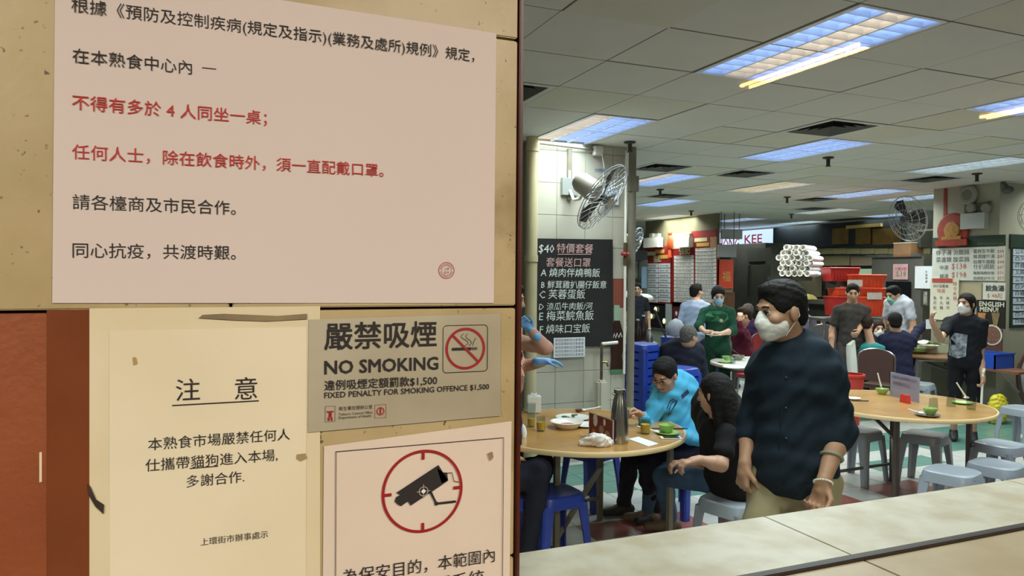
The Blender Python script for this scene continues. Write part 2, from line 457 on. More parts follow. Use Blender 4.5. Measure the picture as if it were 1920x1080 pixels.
        if hairstyle == 'pony': Hh.ell(h(0, -.12, .03), er(.035, .04, .04), RM); Hh.cone(h(0, -.13, .02), h(0, -.14, -.10), .028, .015)
        Hh.cute(h(0, .108, -.030), er(.082, .090, .098), RM)
        if hairstyle in ('short', 'thin'): Hh.half(h(0, 0, -.055), RM @ np.array([0, .25, -1.])); Hh.cute(h(.085, .012, -.03), er(.03, .032, .045), RM); Hh.cute(h(-.085, .012, -.03), er(.03, .032, .045), RM)
        Hh.noise = (.0020, 60.0)
        W(Hh.build('hair', HAIRM[hair]), root)
    e = MB()
    for sd in (1, -1): e.ell(h(sd * .030, .0785, .007), (.0115, .0115, .0115), 10)
    W(e.build('eyeballs', EYEW, None, True), root)
    e = MB()
    for sd in (1, -1): e.ell(h(sd * .030, .0850, .006), (.0068, .0068, .0068), 8)
    for sd in (1, -1): e.path([h(sd * .014, .091, .031), h(sd * .030, .090, .035), h(sd * .045, .080, .031)], .0034, 6)
    for sd in (1, -1): e.path([h(sd * .018, .0885, .014), h(sd * .030, .0905, .0145), h(sd * .042, .084, .012)], .0030, 6)
    W(e.build('eyebrows', HAIRM['black'] if hair != 'grey' else HAIRM['grey'], None, True), root)
    if mask:
        M_ = Field(v if near else .008, .012)
        M_.ell(h(0, .035, -.050), er(.066, .072, .060), RM); M_.ell(h(0, .066, -.085), er(.040, .036, .028), RM); M_.cone(h(0, .088, .006), h(0, .102, -.03), .013, .020, k=.03)
        M_.half(h(0, .012, 0), -RM[:, 1]); M_.half(h(0, .0, .004), RM @ np.array([0, -.25, 1.])); M_.half(h(0, 0, -.112), -RM[:, 2])
        M_.noise = (.0015, 110.0)
        mo = W(M_.build('face_mask', mask), root)
        e = MB()
        for sd in (1, -1):
            e.path([h(sd * .058, .022, -.012), h(sd * .076, .005, .012), h(sd * .086, -.022, .012), h(sd * .085, -.026, -.018)], .0016, 5)
            e.path([h(sd * .050, .026, -.095), h(sd * .072, .002, -.055), h(sd * .085, -.026, -.018)], .0016, 5)
        W(e.build('strap', mask, None, True), mo); mo.children
    else:
        e = MB(); e.path([h(-.024, .084, -.061), h(-.01, .097, -.056), h(0, .099, -.058), h(.01, .097, -.056), h(.024, .084, -.061)], .0042, 6)
        e.path([h(-.02, .085, -.064), h(0, .098, -.068), h(.02, .085, -.064)], .0045, 6)
        W(e.build('mouth', LIP, None, True), root)
    # shirt
    if shirt is not None:
        S = Field(v, .03); f = fat
        S.ell(K['chest'] + Z1 * .06 * s, (.175 * s * f, .120 * s * f, .20 * s), tb, k=.06)
        S.cone(K['neck'] * .8 + K['pelvis'] * .2, K['pelvis'], .11 * s * f, .125 * s * f, k=.05)
        S.ell(K['chest'] * .45 + K['pelvis'] * .55, (.155 * s * f, .122 * s * f, .20 * s), tb, k=.06)
        if pose == 'sit': S.ell(K['pelvis'] + Z1 * .02, (.17 * s * f, .14 * s * f, .10 * s), tb, k=.05)
        else: S.ell(K['pelvis'] + Z1 * .03, (.165 * s * f, .125 * s * f, .13 * s), tb, k=.05)
        for sd in 'RL':
            sh, el, wr = K['sh' + sd], K['el' + sd], K['wr' + sd]
            S.cone(K['neck'] - Z1 * .035, sh, .048 * s, .056 * s, k=.05)
            if sleeve == 'short': S.cone(sh, sh + (el - sh) * .62, .060 * s, .060 * s)
            elif sleeve == 'elbow': S.cone(sh, el, .062 * s, .058 * s); S.cone(el, el + (wr - el) * .22, .058 * s, .056 * s)
            else: S.cone(sh, el, .060 * s, .054 * s); S.cone(el, wr - (wr - el) * .05, .052 * s, .038 * s)
        S.cone(K['neck'] - Z1 * .06, K['neck'] - Z1 * .03, .072 * s, .064 * s, k=.03)
        S.cute(K['neck'] + Z1 * .042 + np.cross(Z1, cR) * .014, (.068 * s, .074 * s, .070 * s), tb)
        if pose != 'sit': S.half(K['pelvis'] - Z1 * .075 * s, -Z1)
        for sd in 'RL':
            sh, el, wr = K['sh' + sd], K['el' + sd], K['wr' + sd]
            if sleeve == 'short':      # flat sleeve end
                pass
        S.noise = (noise, 22.0)
        W(S.build('shirt', shirt), root)
        if collar is not None:
            c_ = Field(min(v, .007), .01)
            nn = K['neck']
            for t in np.linspace(.35, 2 * math.pi - .35, 13):
                q = nn + tb @ np.array([math.sin(t) * .070, -math.cos(t) * -.068, 0]) * s + Z1 * (.018 - .035 * max(0, math.cos(t)))
                q2 = nn + tb @ np.array([math.sin(t + .3) * .070, -math.cos(t + .3) * -.068, 0]) * s + Z1 * (.018 - .035 * max(0, math.cos(t + .3)))
                c_.cone(q, q2, .014)
            W(c_.build('collar', collar), root)
    if pants is not None:
        S = Field(v, .03)
        S.ell(K['pelvis'] + Z1 * (.0 if pose != 'sit' else 0), (.165 * s * fat, .118 * s * fat, .12 * s), tb, k=.05)
        for sd in 'RL':
            hp_, kn, an = K['hip' + sd], K['knee' + sd], K['ank' + sd]
            S.cone(hp_, kn, .094 * s, .066 * s)
            if not pants_short: S.cone(kn, kn * .6 + an * .4, .066 * s, .062 * s); S.cone(kn * .6 + an * .4, an + Z1 * .01, .062 * s, .052 * s)
            else: S.cone(kn, kn * .9 + an * .1, .07 * s, .072 * s)
        if pose != 'sit': S.half(K['pelvis'] + Z1 * .09 * s, Z1)
        S.noise = (noise, 15.0)
        W(S.build('trousers', pants), root)
    if shoes is not None:
        sm = mat('shoe_%d_%d_%d' % shoes, shoes, .6, var=.2, scale=30)
        for sd in 'RL':
            an, kn = K['ank' + sd], K['knee' + sd]
            fd = Fd if not (J and 'toe' + sd in J) else nrm(np.array(J['toe' + sd]) - an)
            S = Field(min(v, .009), .02)
            b = an - Z1 * .045
            S.cone(b - fd * .045 + Z1 * .0, b + fd * .04, .040, .040); S.cone(b + fd * .04 - Z1 * .005, b + fd * .155 - Z1 * .012, .040, .030); S.cone(an, b, .042, .04)
            S.half(b - Z1 * .042, -Z1)
            so = W(S.build('shoe', sm), root)
            so2 = MB(); so2.path([b - fd * .075 - Z1 * .04, b + fd * .05 - Z1 * .04, b + fd * .17 - Z1 * .04], [.034, .038, .03], 8)
    return root, K, h, RM, tb
# ================================================================ the setting
GX, GY, SX, SY, CE = 2.13, 3.13, 0.6, 0.627, 3.03
M_conc = mat('ceiling_void', (40, 40, 38), .9)
M_panel = mat('ceiling_panel', (216, 217, 208), .85, var=.04, scale=3, bump=.1, bscale=60)
M_panel2 = mat('ceiling_panel_yellowed', (214, 213, 196), .85, var=.04, scale=3)
# hall floor: slab and tiles
M_white = mat('floor_white', (188, 190, 186), .3, var=.10, scale=5, bump=.02)
M_teal = mat('floor_teal', (96, 138, 128), .28, var=.15, scale=5)
M_red = mat('floor_red', (160, 96, 88), .3, var=.15, scale=5)
M_grout = mat('floor_grout', (182, 182, 176), .8)
fl = MB().box((-1, 1.0, -.12), (19, 21, -.012)).build('floor', M_grout); setp(fl, kind='structure')
def fcol(i, j):                      # i,j index 0.3 m squares from world 0
    x, y = i * .3, j * .3
    k = j % 8
    if k in (2, 3) and (i // 2) % 5 != 2: return 1         # teal bands
    if k == 0 and i % 9 in (2, 3): return 1
    if k in (6, 7) and i % 7 in (1, 2): return 2
    if k == 5 and i % 11 == 4: return 1
    return 0
# anchored so that the bands fall as measured: teal y 5.5-6.1, red y 4.2-4.7
def fc(x, y):
    if 5.5 <= y < 6.1 and not 3.6 <= x < 4.2: return 1
    if 7.9 <= y < 8.5 and not 6.6 <= x < 7.2: return 1
    if 4.9 <= y < 5.2 and (3.3 <= x < 3.9 or 5.7 <= x < 6.6): return 1
    if 5.2 <= y < 5.5 and (6.9 <= x < 8.4 or 3.0 <= x < 3.3): return 1
    if 6.7 <= y < 7.0 and 6.6 <= x < 8.1: return 1
    if 6.4 <= y < 6.7 and (8.1 <= x < 9.3): return 1
    if 4.3 <= y < 4.6 and (2.4 <= x < 3.3 or 3.9 <= x < 4.8 or 5.1 <= x < 5.7): return 2
    if 4.0 <= y < 4.3 and (2.7 <= x < 3.3 or 4.2 <= x < 4.8): return 2
    if y < 4.0 and (int(x / .9) + int(y / .9)) % 3 == 0: return 2
    if y >= 9 and (int(x / 1.2) + int(y / 1.2)) % 3 == 0: return 1
    return 0
mts = [M_white, M_teal, M_red]
tp = []
for mm in mts:
    o = MB().box((.002, .002, -.012), (.298, .298, 0)); me = bpy.data.meshes.new('floor_tile'); o.bm.to_mesh(me); o.bm.free(); me.materials.append(mm); tp.append(me)
rest = [MB(), MB(), MB()]
cand = []
for i in range(0, 60):
    for j in range(4, 66):
        x, y = .3 * i, .1 + .3 * j
        cx, cy = x + .15, y + .15
        d = np.array([cx, cy, 0]) - CAM; z = d @ fw
        if z < 1: continue
        px_, py_ = 960 + FOC * (d @ rt) / z, 540 - FOC * (d @ up) / z
        vis = 960 < px_ < 1960 and py_ < 1035 - (px_ - 975) * .148 + 25
        cand.append((z if vis else 99 + z, x, y, vis))
cand.sort()
for n_, (z, x, y, vis) in enumerate(cand):
    k = fc(x + .15, y + .15)
    if vis and n_ < 290:
        o = bpy.data.objects.new('floor_tile', tp[k]); COL.objects.link(o); o.location = (x, y, random.uniform(-.0004, .0004)); o.parent = fl
    elif z < 99 + 14 or vis:
        rest[k].box((x + .002, y + .002, -.012), (x + .298, y + .298, 0))
for k in range(3):
    if len(rest[k].bm.faces): setp(rest[k].build('floor_tiling', mts[k], fl), kind='stuff')

# hall ceiling: dark void above, panels on a hidden grid, light fittings and diffusers in their cells
ce = MB().box((-1, .9, CE + .10), (19, 21, CE + .16)).build('ceiling', M_conc); setp(ce, kind='structure')
LIGHT = [(-1, -3), (-3, -3), (1, 3), (1, -1), (5, 3), (5, 7), (5, -1), (8, 11), (8, 7), (9, 3), (11, 7), (11, 15), (14, 11), (17, 15), (13, 7), (17, 11), (9, -1), (13, 3), (1, 7), (14, 15), (17, 7), (5, 15), (1, 11), (21, 15), (21, 11)]
DIFF = [(4, 2), (6, 6), (4, 6), (11, 9), (7, 10), (-1, 2), (13, 11), (10, 5), (15, 8)]
occ = {(i, j) for i, j in DIFF} | {(i, j) for i, j in LIGHT} | {(i, j + 1) for i, j in LIGHT}
pm = MB().box((.004, .004, 0), (SX - .004, SY - .004, .02)); pme = bpy.data.meshes.new('ceiling_panel'); pm.bm.to_mesh(pme); pm.bm.free(); pme.materials.append(M_panel)
pme2 = pme.copy(); pme2.materials.clear(); pme2.materials.append(M_panel2)
cells = []
for i in range(-4, 26):
    for j in range(-3, 28):
        if (i, j) in occ: continue
        x, y = GX + SX * i, GY + SY * j
        d = np.array([x + .3, y + .3, CE]) - CAM; z = d @ fw
        vis = z > .5 and 940 < 960 + FOC * (d @ rt) / z < 2000 and 540 - FOC * (d @ up) / z > -60
        cells.append((z if vis else 99 + abs(z), i, j, vis))
cells.sort(); pr = MB()
for n_, (z, i, j, vis) in enumerate(cells):
    x, y = GX + SX * i, GY + SY * j
    if vis and n_ < 295:
        o = bpy.data.objects.new('ceiling_panel', pme2 if random.random() < .1 else pme); COL.objects.link(o); o.location = (x, y, CE + random.uniform(0, .004)); o.parent = ce
        if (i, j) == (-1, -1 + 0): o.location.z = CE - .004
    else: pr.box((x + .004, y + .004, CE + .001), (x + SX - .004, y + SY - .004, CE + .02))
setp(pr.build('ceiling_paneling', M_panel, ce), kind='stuff')
gm = MB()
for i in range(-4, 27): gm.box((GX + SX * i - .007, 1.2, CE + .003), (GX + SX * i + .007, 20.6, CE + .012))
for j in range(-3, 29): gm.box((-.5, GY + SY * j - .007, CE + .003), (17.8, GY + SY * j + .007, CE + .012))
gm.build('ceiling_grid', mat('grid_bar', (112, 112, 104), .7), ce)['kind'] = 'stuff'

# light fitting: reflector tray, three tubes, louvre blades
TB = [emis('tube_blue', (165, 195, 255), 5.0), emis('tube_warm', (255, 224, 195), 4.0), emis('tube_white', (225, 235, 235), 3.2), emis('tube_yellow', (255, 220, 150), 3.2)]
M_trof = mat('reflector_white', (225, 230, 238), .35); M_lou = mat('louvre_white', (235, 238, 245), .3)
def fitting(kinds, watt, tint, full=True):
    t = thing('ceiling_light', (0, 0, CE), 'x', 'ceiling light', 'louvred ceiling lights')
    w_, l_ = .52, 1.20
    x0, y0 = .035, .02
    b = MB(); b.box((x0, y0, .085), (x0 + w_, y0 + l_, .09))
    for a_, c_ in (((x0 - .004, y0, 0), (x0, y0 + l_, .085)), ((x0 + w_, y0, 0), (x0 + w_ + .004, y0 + l_, .085)), ((x0, y0 - .004, 0), (x0 + w_, y0, .085)), ((x0, y0 + l_, 0), (x0 + w_, y0 + l_ + .004, .085))): b.box(a_, c_)
    for k in (1, 2): 
        xx = x0 + w_ * k / 3; b.prism([(-.02, .085), (.02, .085), (0, .03)], l_, (np.array([xx, y0, 0.]), X1, Z1, Y1))
    b.build('reflector_tray', M_trof, t)
    r = MB(); r.box((x0 - .03, y0 - .02, -.004), (x0 + w_ + .03, y0, .002)); r.box((x0 - .03, y0 + l_, -.004), (x0 + w_ + .03, y0 + l_ + .02, .002))
    r.box((x0 - .03, y0, -.004), (x0, y0 + l_, .002)); r.box((x0 + w_, y0, -.004), (x0 + w_ + .03, y0 + l_, .002)); r.build('rim', M_lou, t)
    for k in range(3):
        xx = x0 + w_ * (k + .5) / 3
        MB().tube((xx, y0 + .02, .055), (xx, y0 + l_ - .02, .055), .013, n=8).build('tube', TB[kinds[k]], t)
    lv = MB()
    for k in (1, 2): xx = x0 + w_ * k / 3; lv.box((xx - .006, y0, 0), (xx + .006, y0 + l_, .03))
    for q in range(1, 12): yy = y0 + l_ * q / 12; lv.box((x0, yy - .0025, .002), (x0 + w_, yy + .0025, .03))
    lv.build('louvre', M_lou, t)
    ld = bpy.data.lights.new('lamp', 'AREA'); ld.shape = 'RECTANGLE'; ld.size = w_ - .04; ld.size_y = l_ - .04; ld.energy = watt; ld.color = tint; ld.spread = math.radians(145)
    lo = bpy.data.objects.new('lamp', ld); COL.objects.link(lo); lo.parent = t; lo.location = (x0 + w_ / 2, y0 + l_ / 2, -.006)
    return t
cool, neut, warm = (.90, .96, 1.0), (1, .99, .93), (1, .93, .8)
PROTO = {}
names = {(1, 3): ('wbb', cool, 'louvred ceiling light above the cream column, one tube warm and two blue'), (1, -1): ('bwb', cool, 'largest louvred ceiling light, blue and warm tubes, nearest to the window'), (5, 3): ('bbb', cool, 'blue-white louvred ceiling light beside the dark square vent in mid ceiling'),
 (5, 7): ('wbb', cool, 'louvred ceiling light with pinkish and blue tubes just right of the column pipe'), (5, -1): ('bbb', cool, 'louvred ceiling light cut by the frame at upper right'), (8, 11): ('bbb', cool, 'blue-white louvred ceiling light left of the red menu booth sprinkler'),
 (8, 7): ('yyw', warm, 'yellowish louvred ceiling light in the middle of the hall'), (9, 3): ('nnn', neut, 'neutral white louvred ceiling light in front of the green-banded column'), (11, 7): ('bnb', cool, 'pale blue louvred ceiling light above the standing man'),
 (11, 15): ('nny', neut, 'white ceiling light directly above the red menu booth'), (14, 11): ('nny', neut, 'long thin cream ceiling light far back near the kitchen'), (17, 15): ('nny', neut, 'farthest cream ceiling light in front of the kitchen hood')}
kk = {'b': 0, 'w': 1, 'n': 2, 'y': 3}
for n_, (i, j) in enumerate(LIGHT):
    pat, tint, lab = names.get((i, j), ('nbn', neut, None))
    if lab is None: lab = {(-1, -3): 'added louvred ceiling light just above the top edge, brightening the sill', (-3, -3): 'added louvred ceiling light brightening the window sill, hidden by the tiled wall', (9, -1): 'added louvred ceiling light beyond the right edge near the window', (13, 3): 'added louvred ceiling light beyond the right edge over the cream wall', (1, 7): 'added louvred ceiling light hidden behind the tiled column', (14, 15): 'added louvred ceiling light behind the lit shop sign', (17, 7): 'added louvred ceiling light hidden behind the green-banded column', (5, 15): 'added louvred ceiling light hidden by the standpipe far back', (1, 11): 'added louvred ceiling light hidden behind the near tiled wall', (21, 15): 'added louvred ceiling light in the far kitchen corner', (21, 11): 'added louvred ceiling light over the far kitchen stall'}.get((i, j), 'far ceiling light')  # unseen fittings added: the window pair brightens the sill, the rest the hall
    if (i, j) == (13, 7): lab = 'far white ceiling light between the wall fan and the green-banded column'
    if (i, j) == (17, 11): lab = 'far thin ceiling light behind the wall fan, over the kitchen'
    key = (pat, tint)
    if key not in PROTO: PROTO[key] = t = fitting([kk[c] for c in pat], HALL_W, tint); freeze(t)
    else: t = copy_tree(PROTO[key])
    t.location = (GX + SX * i, GY + SY * j, CE); t['label'] = lab
    if j == -3 or (i, j) == (1, 3):                     # turned down so the sill and column top don't overexpose
        for o_ in [o_ for o_ in COL.objects if o_.parent == t and o_.type == 'LIGHT']: o_.data = o_.data.copy(); o_.data.energy *= .62 if i == 1 else .38
# square air diffusers
M_vent = mat('diffuser_grey', (96, 97, 92), .5); M_vdark = mat('duct_dark', (38, 38, 36), .9)
def diffuser():
    t = thing('air_diffuser', (0, 0, CE), 'x', 'air vent', 'square ceiling air vents')
    MB().box((.005, .005, .09), (SX - .005, SY - .005, .098)).build('duct', M_vdark, t)
    f = MB()
    for q in (0,):
        f.box((.004, .004, -.002), (SX - .004, .05, .006)); f.box((.004, SY - .05, -.002), (SX - .004, SY - .004, .006)); f.box((.004, .05, -.002), (.05, SY - .05, .006)); f.box((SX - .05, .05, -.002), (SX - .004, SY - .05, .006))
    f.build('frame', M_panel, t)
    for q in range(4):
        a = .06 + q * .055; h = MB()
        for (p1, p2, p3, p4) in (((a, a), (SX - a, a), (SX - a - .035, a + .035), (a + .035, a + .035)), ((SX - a, a), (SX - a, SY - a), (SX - a - .035, SY - a - .035), (SX - a - .035, a + .035)), ((SX - a, SY - a), (a, SY - a), (a + .035, SY - a - .035), (SX - a - .035, SY - a - .035)), ((a, SY - a), (a, a), (a + .035, a + .035), (a + .035, SY - a - .035))):
            vs = [h.bm.verts.new((p1[0], p1[1], .0)), h.bm.verts.new((p2[0], p2[1], .0)), h.bm.verts.new((p3[0], p3[1], .035)), h.bm.verts.new((p4[0], p4[1], .035))]
            h.bm.faces.new(vs)
        h.build('slat', M_vent, t)
    return t
dv = diffuser(); freeze(dv)
dl = ['dark square ceiling vent right of the blue-white light', 'dark square ceiling vent left of the yellowish light', 'dark square ceiling vent right of the column pipe', 'small dark ceiling vent far back in mid hall', 'dark ceiling vent above the red menu booth row', 'slotted ceiling vent beside the tiled wall edge', 'far ceiling vent near the kitchen', 'ceiling vent above the near grey stools', 'ceiling vent in front of the green-banded column']
for n_, (i, j) in enumerate(DIFF):
    t = dv if n_ == 0 else copy_tree(dv); t.location = (GX + SX * i, GY + SY * j, CE); t['label'] = dl[n_]
# sprinklers / speakers hanging from the ceiling
M_blk = mat('dark_fitting', (48, 46, 42), .5)
def sprink(px_, py_, lab, dp):
    p = onZ(px_, py_, CE - .0)
    t = thing('sprinkler_head', p, lab, 'sprinkler', 'ceiling sprinkler heads')
    MB().lathe([(.0, 0), (.055, 0), (.055, -.012), (.02, -.02), (.018, -.09), (0, -.09)], 14).build('escutcheon', M_blk, t, True)
    MB().lathe([(0, -.088), (.028, -.09), (.028, -.096), (0, -.096)], 12).build('deflector', M_blk, t)
sprink(1553, 295, 'black sprinkler head under the blue-white light', 0); sprink(1238, 355, 'black sprinkler head over the second row light', 0); sprink(1296, 395, 'small sprinkler head above the red booth', 0); sprink(1476, 369, 'small sprinkler head in mid hall ceiling', 0); sprink(1484, 401, 'tiny far sprinkler head near the last light', 0); sprink(1181, 266, 'sprinkler head beside the top of the column pipe', 0); sprink(1832, 325, 'sprinkler head before the green-banded column', 0)

# hall shell
M_hw = mat('hall_wall', (170, 168, 156), .7, var=.1, scale=2); M_dk = mat('kitchen_dark', (52, 54, 54), .6, var=.25, scale=4)
setp(MB().box((-1, 20.6, 0), (19, 20.8, 3.2)).build('wall_back', M_hw), kind='structure')
setp(MB().box((18.6, .9, 0), (18.8, 20.8, 3.2)).build('wall_right', M_hw), kind='structure')
setp(MB().box((-1, .97, 0), (-.8, 20.8, 3.2)).build('wall_left', M_hw), kind='structure')
# corridor on this side of the window
M_cw = mat('corridor_wall', (70, 62, 52), .6, var=.1, scale=2)
setp(MB().box((-3, -4.4, -.2), (9, .74, 0)).build('floor_corridor', mat('corridor_floor', (90, 84, 74), .5)), kind='structure')
setp(MB().box((-3, -4.6, 0), (9, -4.4, 3.5)).build('wall_corridor_back', M_cw), kind='structure')
setp(MB().box((-3.2, -4.4, 0), (-3, .74, 3.5)).build('wall_corridor_left', M_cw), kind='structure')
setp(MB().box((9, -4.4, 0), (9.2, .74, 3.5)).build('wall_corridor_right', M_cw), kind='structure')
setp(MB().box((-3, -4.4, 3.42), (9, .74, 3.5)).build('ceiling_corridor', mat('corridor_ceiling', (150, 142, 120), .8)), kind='structure')
for n_, (cx_, lab) in enumerate(((-1.65, 'added twin warm tube batten on the corridor ceiling lighting the notices'), (1.15, 'twin warm tube batten on the corridor ceiling above the notices'), (3.95, 'twin warm tube batten on the corridor ceiling facing the window'), (6.75, 'twin warm tube batten at the far end of the corridor'))):
    t = thing('batten_light', (cx_, -2.62, 3.30), lab, 'ceiling light', 'corridor tube battens')
    MB().box((-.07, -.62, .03), (.07, .62, .10), .01).build('housing', mat('batten_white', (200, 195, 180), .5), t)
    for sx in (-.045, .045): MB().tube((sx, -.6, 0), (sx, .6, 0), .014, n=10).build('tube', emis('tube_corridor', (255, 200, 115), 60.0), t)
    for sy in (-.6, .6): MB().box((-.065, sy - .012, -.02), (.065, sy + .012, .03)).build('end_cap', mat('batten_white', (200, 195, 180), .5), t)
    if cx_ > 2: continue  # leftmost batten is added; only unseen battens carry a lamp for the wall
    ld = bpy.data.lights.new('lamp', 'AREA'); ld.shape = 'RECTANGLE'; ld.size = .14; ld.size_y = 1.2; ld.energy = CORR_W * 7; ld.color = (1, .955, .88); ld.spread = math.pi
    lo = bpy.data.objects.new('lamp', ld); COL.objects.link(lo); lo.parent = t; lo.location = (0, 0, -.03)

# slot vent set in the panel at the top edge
t = thing('slot_vent', (1.60, 2.72, CE), 'small slotted vent in the near ceiling panel at the top edge', 'air vent')
for k in range(6): MB().box((.0 + .028 * k, .0, -.003), (.014 + .028 * k, .28, .0)).build('slot', M_vdark, t)
MB().box((-.02, -.02, -.0015), (.18, .30, 0)).build('plate', M_panel, t)
# ================================================================ the tiled wall at hand, window and sill
YW = .758
M_tile = mat('tile_cream', (192, 174, 130), .4, col2=(176, 158, 112), scale=10, bump=.02, bscale=120)
M_tile_or = mat('tile_terracotta', (152, 84, 48), .4, col2=(138, 72, 40), scale=6, bump=.08, bscale=150)
M_gr = mat('tile_joint', (78, 58, 40), .9)
# speckled, stained cream tile
def stain(m, col, scale, lo, hi, vec=None):
    nt = m.node_tree; b = nt.nodes['Principled BSDF']; src = b.inputs['Base Color'].links[0].from_socket
    tc = nt.nodes.new('ShaderNodeTexCoord'); nz = nt.nodes.new('ShaderNodeTexNoise'); nz.inputs['Scale'].default_value = scale; nz.inputs['Detail'].default_value = 5
    rp = nt.nodes.new('ShaderNodeValToRGB'); rp.color_ramp.elements[0].position = lo; rp.color_ramp.elements[1].position = hi
    mx = nt.nodes.new('ShaderNodeMix'); mx.data_type = 'RGBA'
    nt.links.new(tc.outputs['Object'], nz.inputs['Vector']); nt.links.new(nz.outputs[0], rp.inputs[0]); nt.links.new(rp.outputs[0], mx.inputs['Factor'])
    nt.links.new(src, mx.inputs['A']); mx.inputs['B'].default_value = lin(col); nt.links.new(mx.outputs['Result'], b.inputs['Base Color'])
stain(M_tile, (128, 106, 60), 5.5, .60, .72); stain(M_tile, (90, 70, 40), 160, .66, .74)
wf = MB().box((-3, YW + .012, 0), (.316, .95, 3.5)).build('wall_front', M_gr); setp(wf, kind='structure')
zj = [.5667 + .2997 * k for k in range(-2, 10)]   # horizontal joints (2.0464, 1.7486, 1.467 ...)
zs = [-.03, .27, .57, .87, 1.167, 1.467, 1.7486, 2.0464, 2.346, 2.646, 2.946, 3.246, 3.5]
xs = [.318 - .3 * k for k in range(0, 12)]
for a in range(len(zs) - 1):
    for b_ in range(len(xs) - 1):
        x1, x0 = xs[b_], xs[b_ + 1]
        orange = a == 5 and b_ >= 1
        near_ = 3 <= a <= 8 and b_ <= 3
        if not near_ : continue
        h = Vector(((x0 + x1) / 2, YW, (zs[a] + zs[a + 1]) / 2))
        MB().box((x0 + .0015, YW, zs[a] + .0015), (x1 - .0015, YW + .011, zs[a + 1] - .0015), .0012).build('wall_tile', M_tile_or if orange else M_tile, wf)
ft = MB()
for a in range(len(zs) - 1):
    for b_ in range(len(xs) - 1):
        if 3 <= a <= 8 and b_ <= 3: continue
        ft.box((xs[b_ + 1] + .0015, YW, zs[a] + .0015), (xs[b_] - .0015, YW + .011, zs[a + 1] - .0015))
setp(ft.build('wall_tiling', M_tile, wf), kind='stuff')
M_brn = mat('edge_brown', (84, 34, 18), .35, var=.3, scale=20)
tr = MB()
for z0_, z1_ in ((0, 3.5),): tr.box((.3185, YW - .002, z0_), (.3235, YW + .14, z1_), .001)
setp(tr.build('trim_1', M_brn), kind='structure')
# window: lintel above, jamb far right, glass pane standing in the dark channel on the sill
ZS = 1.387
setp(MB().box((.3235, YW, 2.75), (9, .95, 3.5)).build('wall_front_above_window', M_cw), kind='structure')
setp(MB().box((3.4, YW, 0), (9, .95, 2.75)).build('wall_front_beyond_window', M_cw), kind='structure')
base = setp(MB().box((.3235, .56, 0), (3.4, .955, ZS - .012)).build('wall_front_below_window', mat('sill_body', (120, 110, 92), .8)), kind='structure')
M_sill = mat('sill_stone', (222, 216, 204), .38, col2=(198, 186, 162), scale=14, bump=.03)
M_sill2 = mat('sill_stone_warm_lit', (192, 178, 146), .38, col2=(176, 160, 126), scale=9, bump=.03)  # same stone, with the corridor's warm light put into its colour
sill = setp(MB().box((.3235, .56, ZS - .012), (3.4, .955, ZS - .009)).build('trim_2', M_gr), kind='structure')
sx_ = [.3235, .852 - .003, 1.452, 2.052, 2.652, 3.4]
for k in range(5):
    MB().box((sx_[k] + .0012, .770, ZS - .009), (sx_[k + 1] - .0012, .955, ZS), .0008).build('sill_tile', M_sill, sill)
    MB().box((sx_[k] + .0015, .56, ZS - .009), (sx_[k + 1] - .0015, .7545, ZS), .0008).build('sill_tile', M_sill2, sill)
M_ch = mat('channel_dark', (46, 36, 32), .5, var=.3, scale=60)
win = thing('window_1', (.3235, .762, ZS), None, None); win['kind'] = 'structure'
W(MB().box((.3235, .7548, ZS - .006), (3.4, .7695, ZS + .0045), .001).build('channel', M_ch), win)
W(MB().box((.3235, .759, ZS + .004), (3.4, .765, 2.75)).build('pane', glassmat('window_glass', (250, 255, 252), .8)), win)

# ---------------------------------------------------------------- notices
def wq(x, y, off=0.0): p = onY(x, y, YW); return np.array([p[0], YW - off, p[2]])
INK = mat('ink_black', (38, 33, 32), .7); INKR = mat('ink_red', (190, 52, 48), .7); INKG = mat('ink_grey', (70, 58, 50), .7)
def sheet(name, corners, thick, m, off, label, cat, wave=.0006, n=14):
    """paper sheet from its four corners (tl, tr, br, bl) a little proud of the wall with a faint ripple"""
    C = [wq(*c) for c in corners]; c0 = C[3]
    t = thing(name, (C[3][0], YW - off, C[3][2]), label, cat)
    o = MB()
    def f(u, v):
        p = C[3] * (1 - u) * (1 - v) + C[2] * u * (1 - v) + C[1] * u * v + C[0] * (1 - u) * v
        p = p.copy(); p[1] = YW - off - thick - wave * (math.sin(7 * u + 3 * v) * math.sin(5 * v + 2 * u) + 1); return p
    o.grid(f, n, n)
    ob = o.build('sheet', m, None, True)
    sm = ob.modifiers.new('s', 'SOLIDIFY'); sm.thickness = thick * .5; sm.offset = 1; ob.modifiers.new('e', 'EDGE_SPLIT').split_angle = math.radians(40)
    return t, W(ob, t)
def wt(parent, s, xl, yl, xr, m, off, hgt=None, bold=0.0, name='lettering', res=2):
    a = wq(xl, yl, off); w_ = onY(xr, yl, YW)[0] - a[0]
    return text(name, s, a, X1, Z1, m, width=w_, height=hgt, parent=parent, bold=bold, N=-Y1, off=0.0002, res=res)
PAP = mat('paper_pink_white', (226, 214, 206), .8, var=.03, scale=3, bump=.03)
n1, _ = sheet('notice', [(104, -64), (930, 63), (925, 568), (98.5, 568)], .0003, PAP, .0006, 'large white printed paper notice with black and red Chinese lines on the tiles', 'notice')
# text rows at constant height: measured by left end, right end and baseline
def row(parent, s, xl, xr, yb, m, hz, off, bold=0.0):
    a = wq(xl, yb, off); b = wq(xr, yb, off)
    return text('lettering', s, a, X1, Z1, m, width=None, height=None, parent=parent, bold=bold, N=-Y1, off=0.0002) if 0 else wt(parent, s, xl, yb, xr, m, off, bold=bold)
O1 = .0025
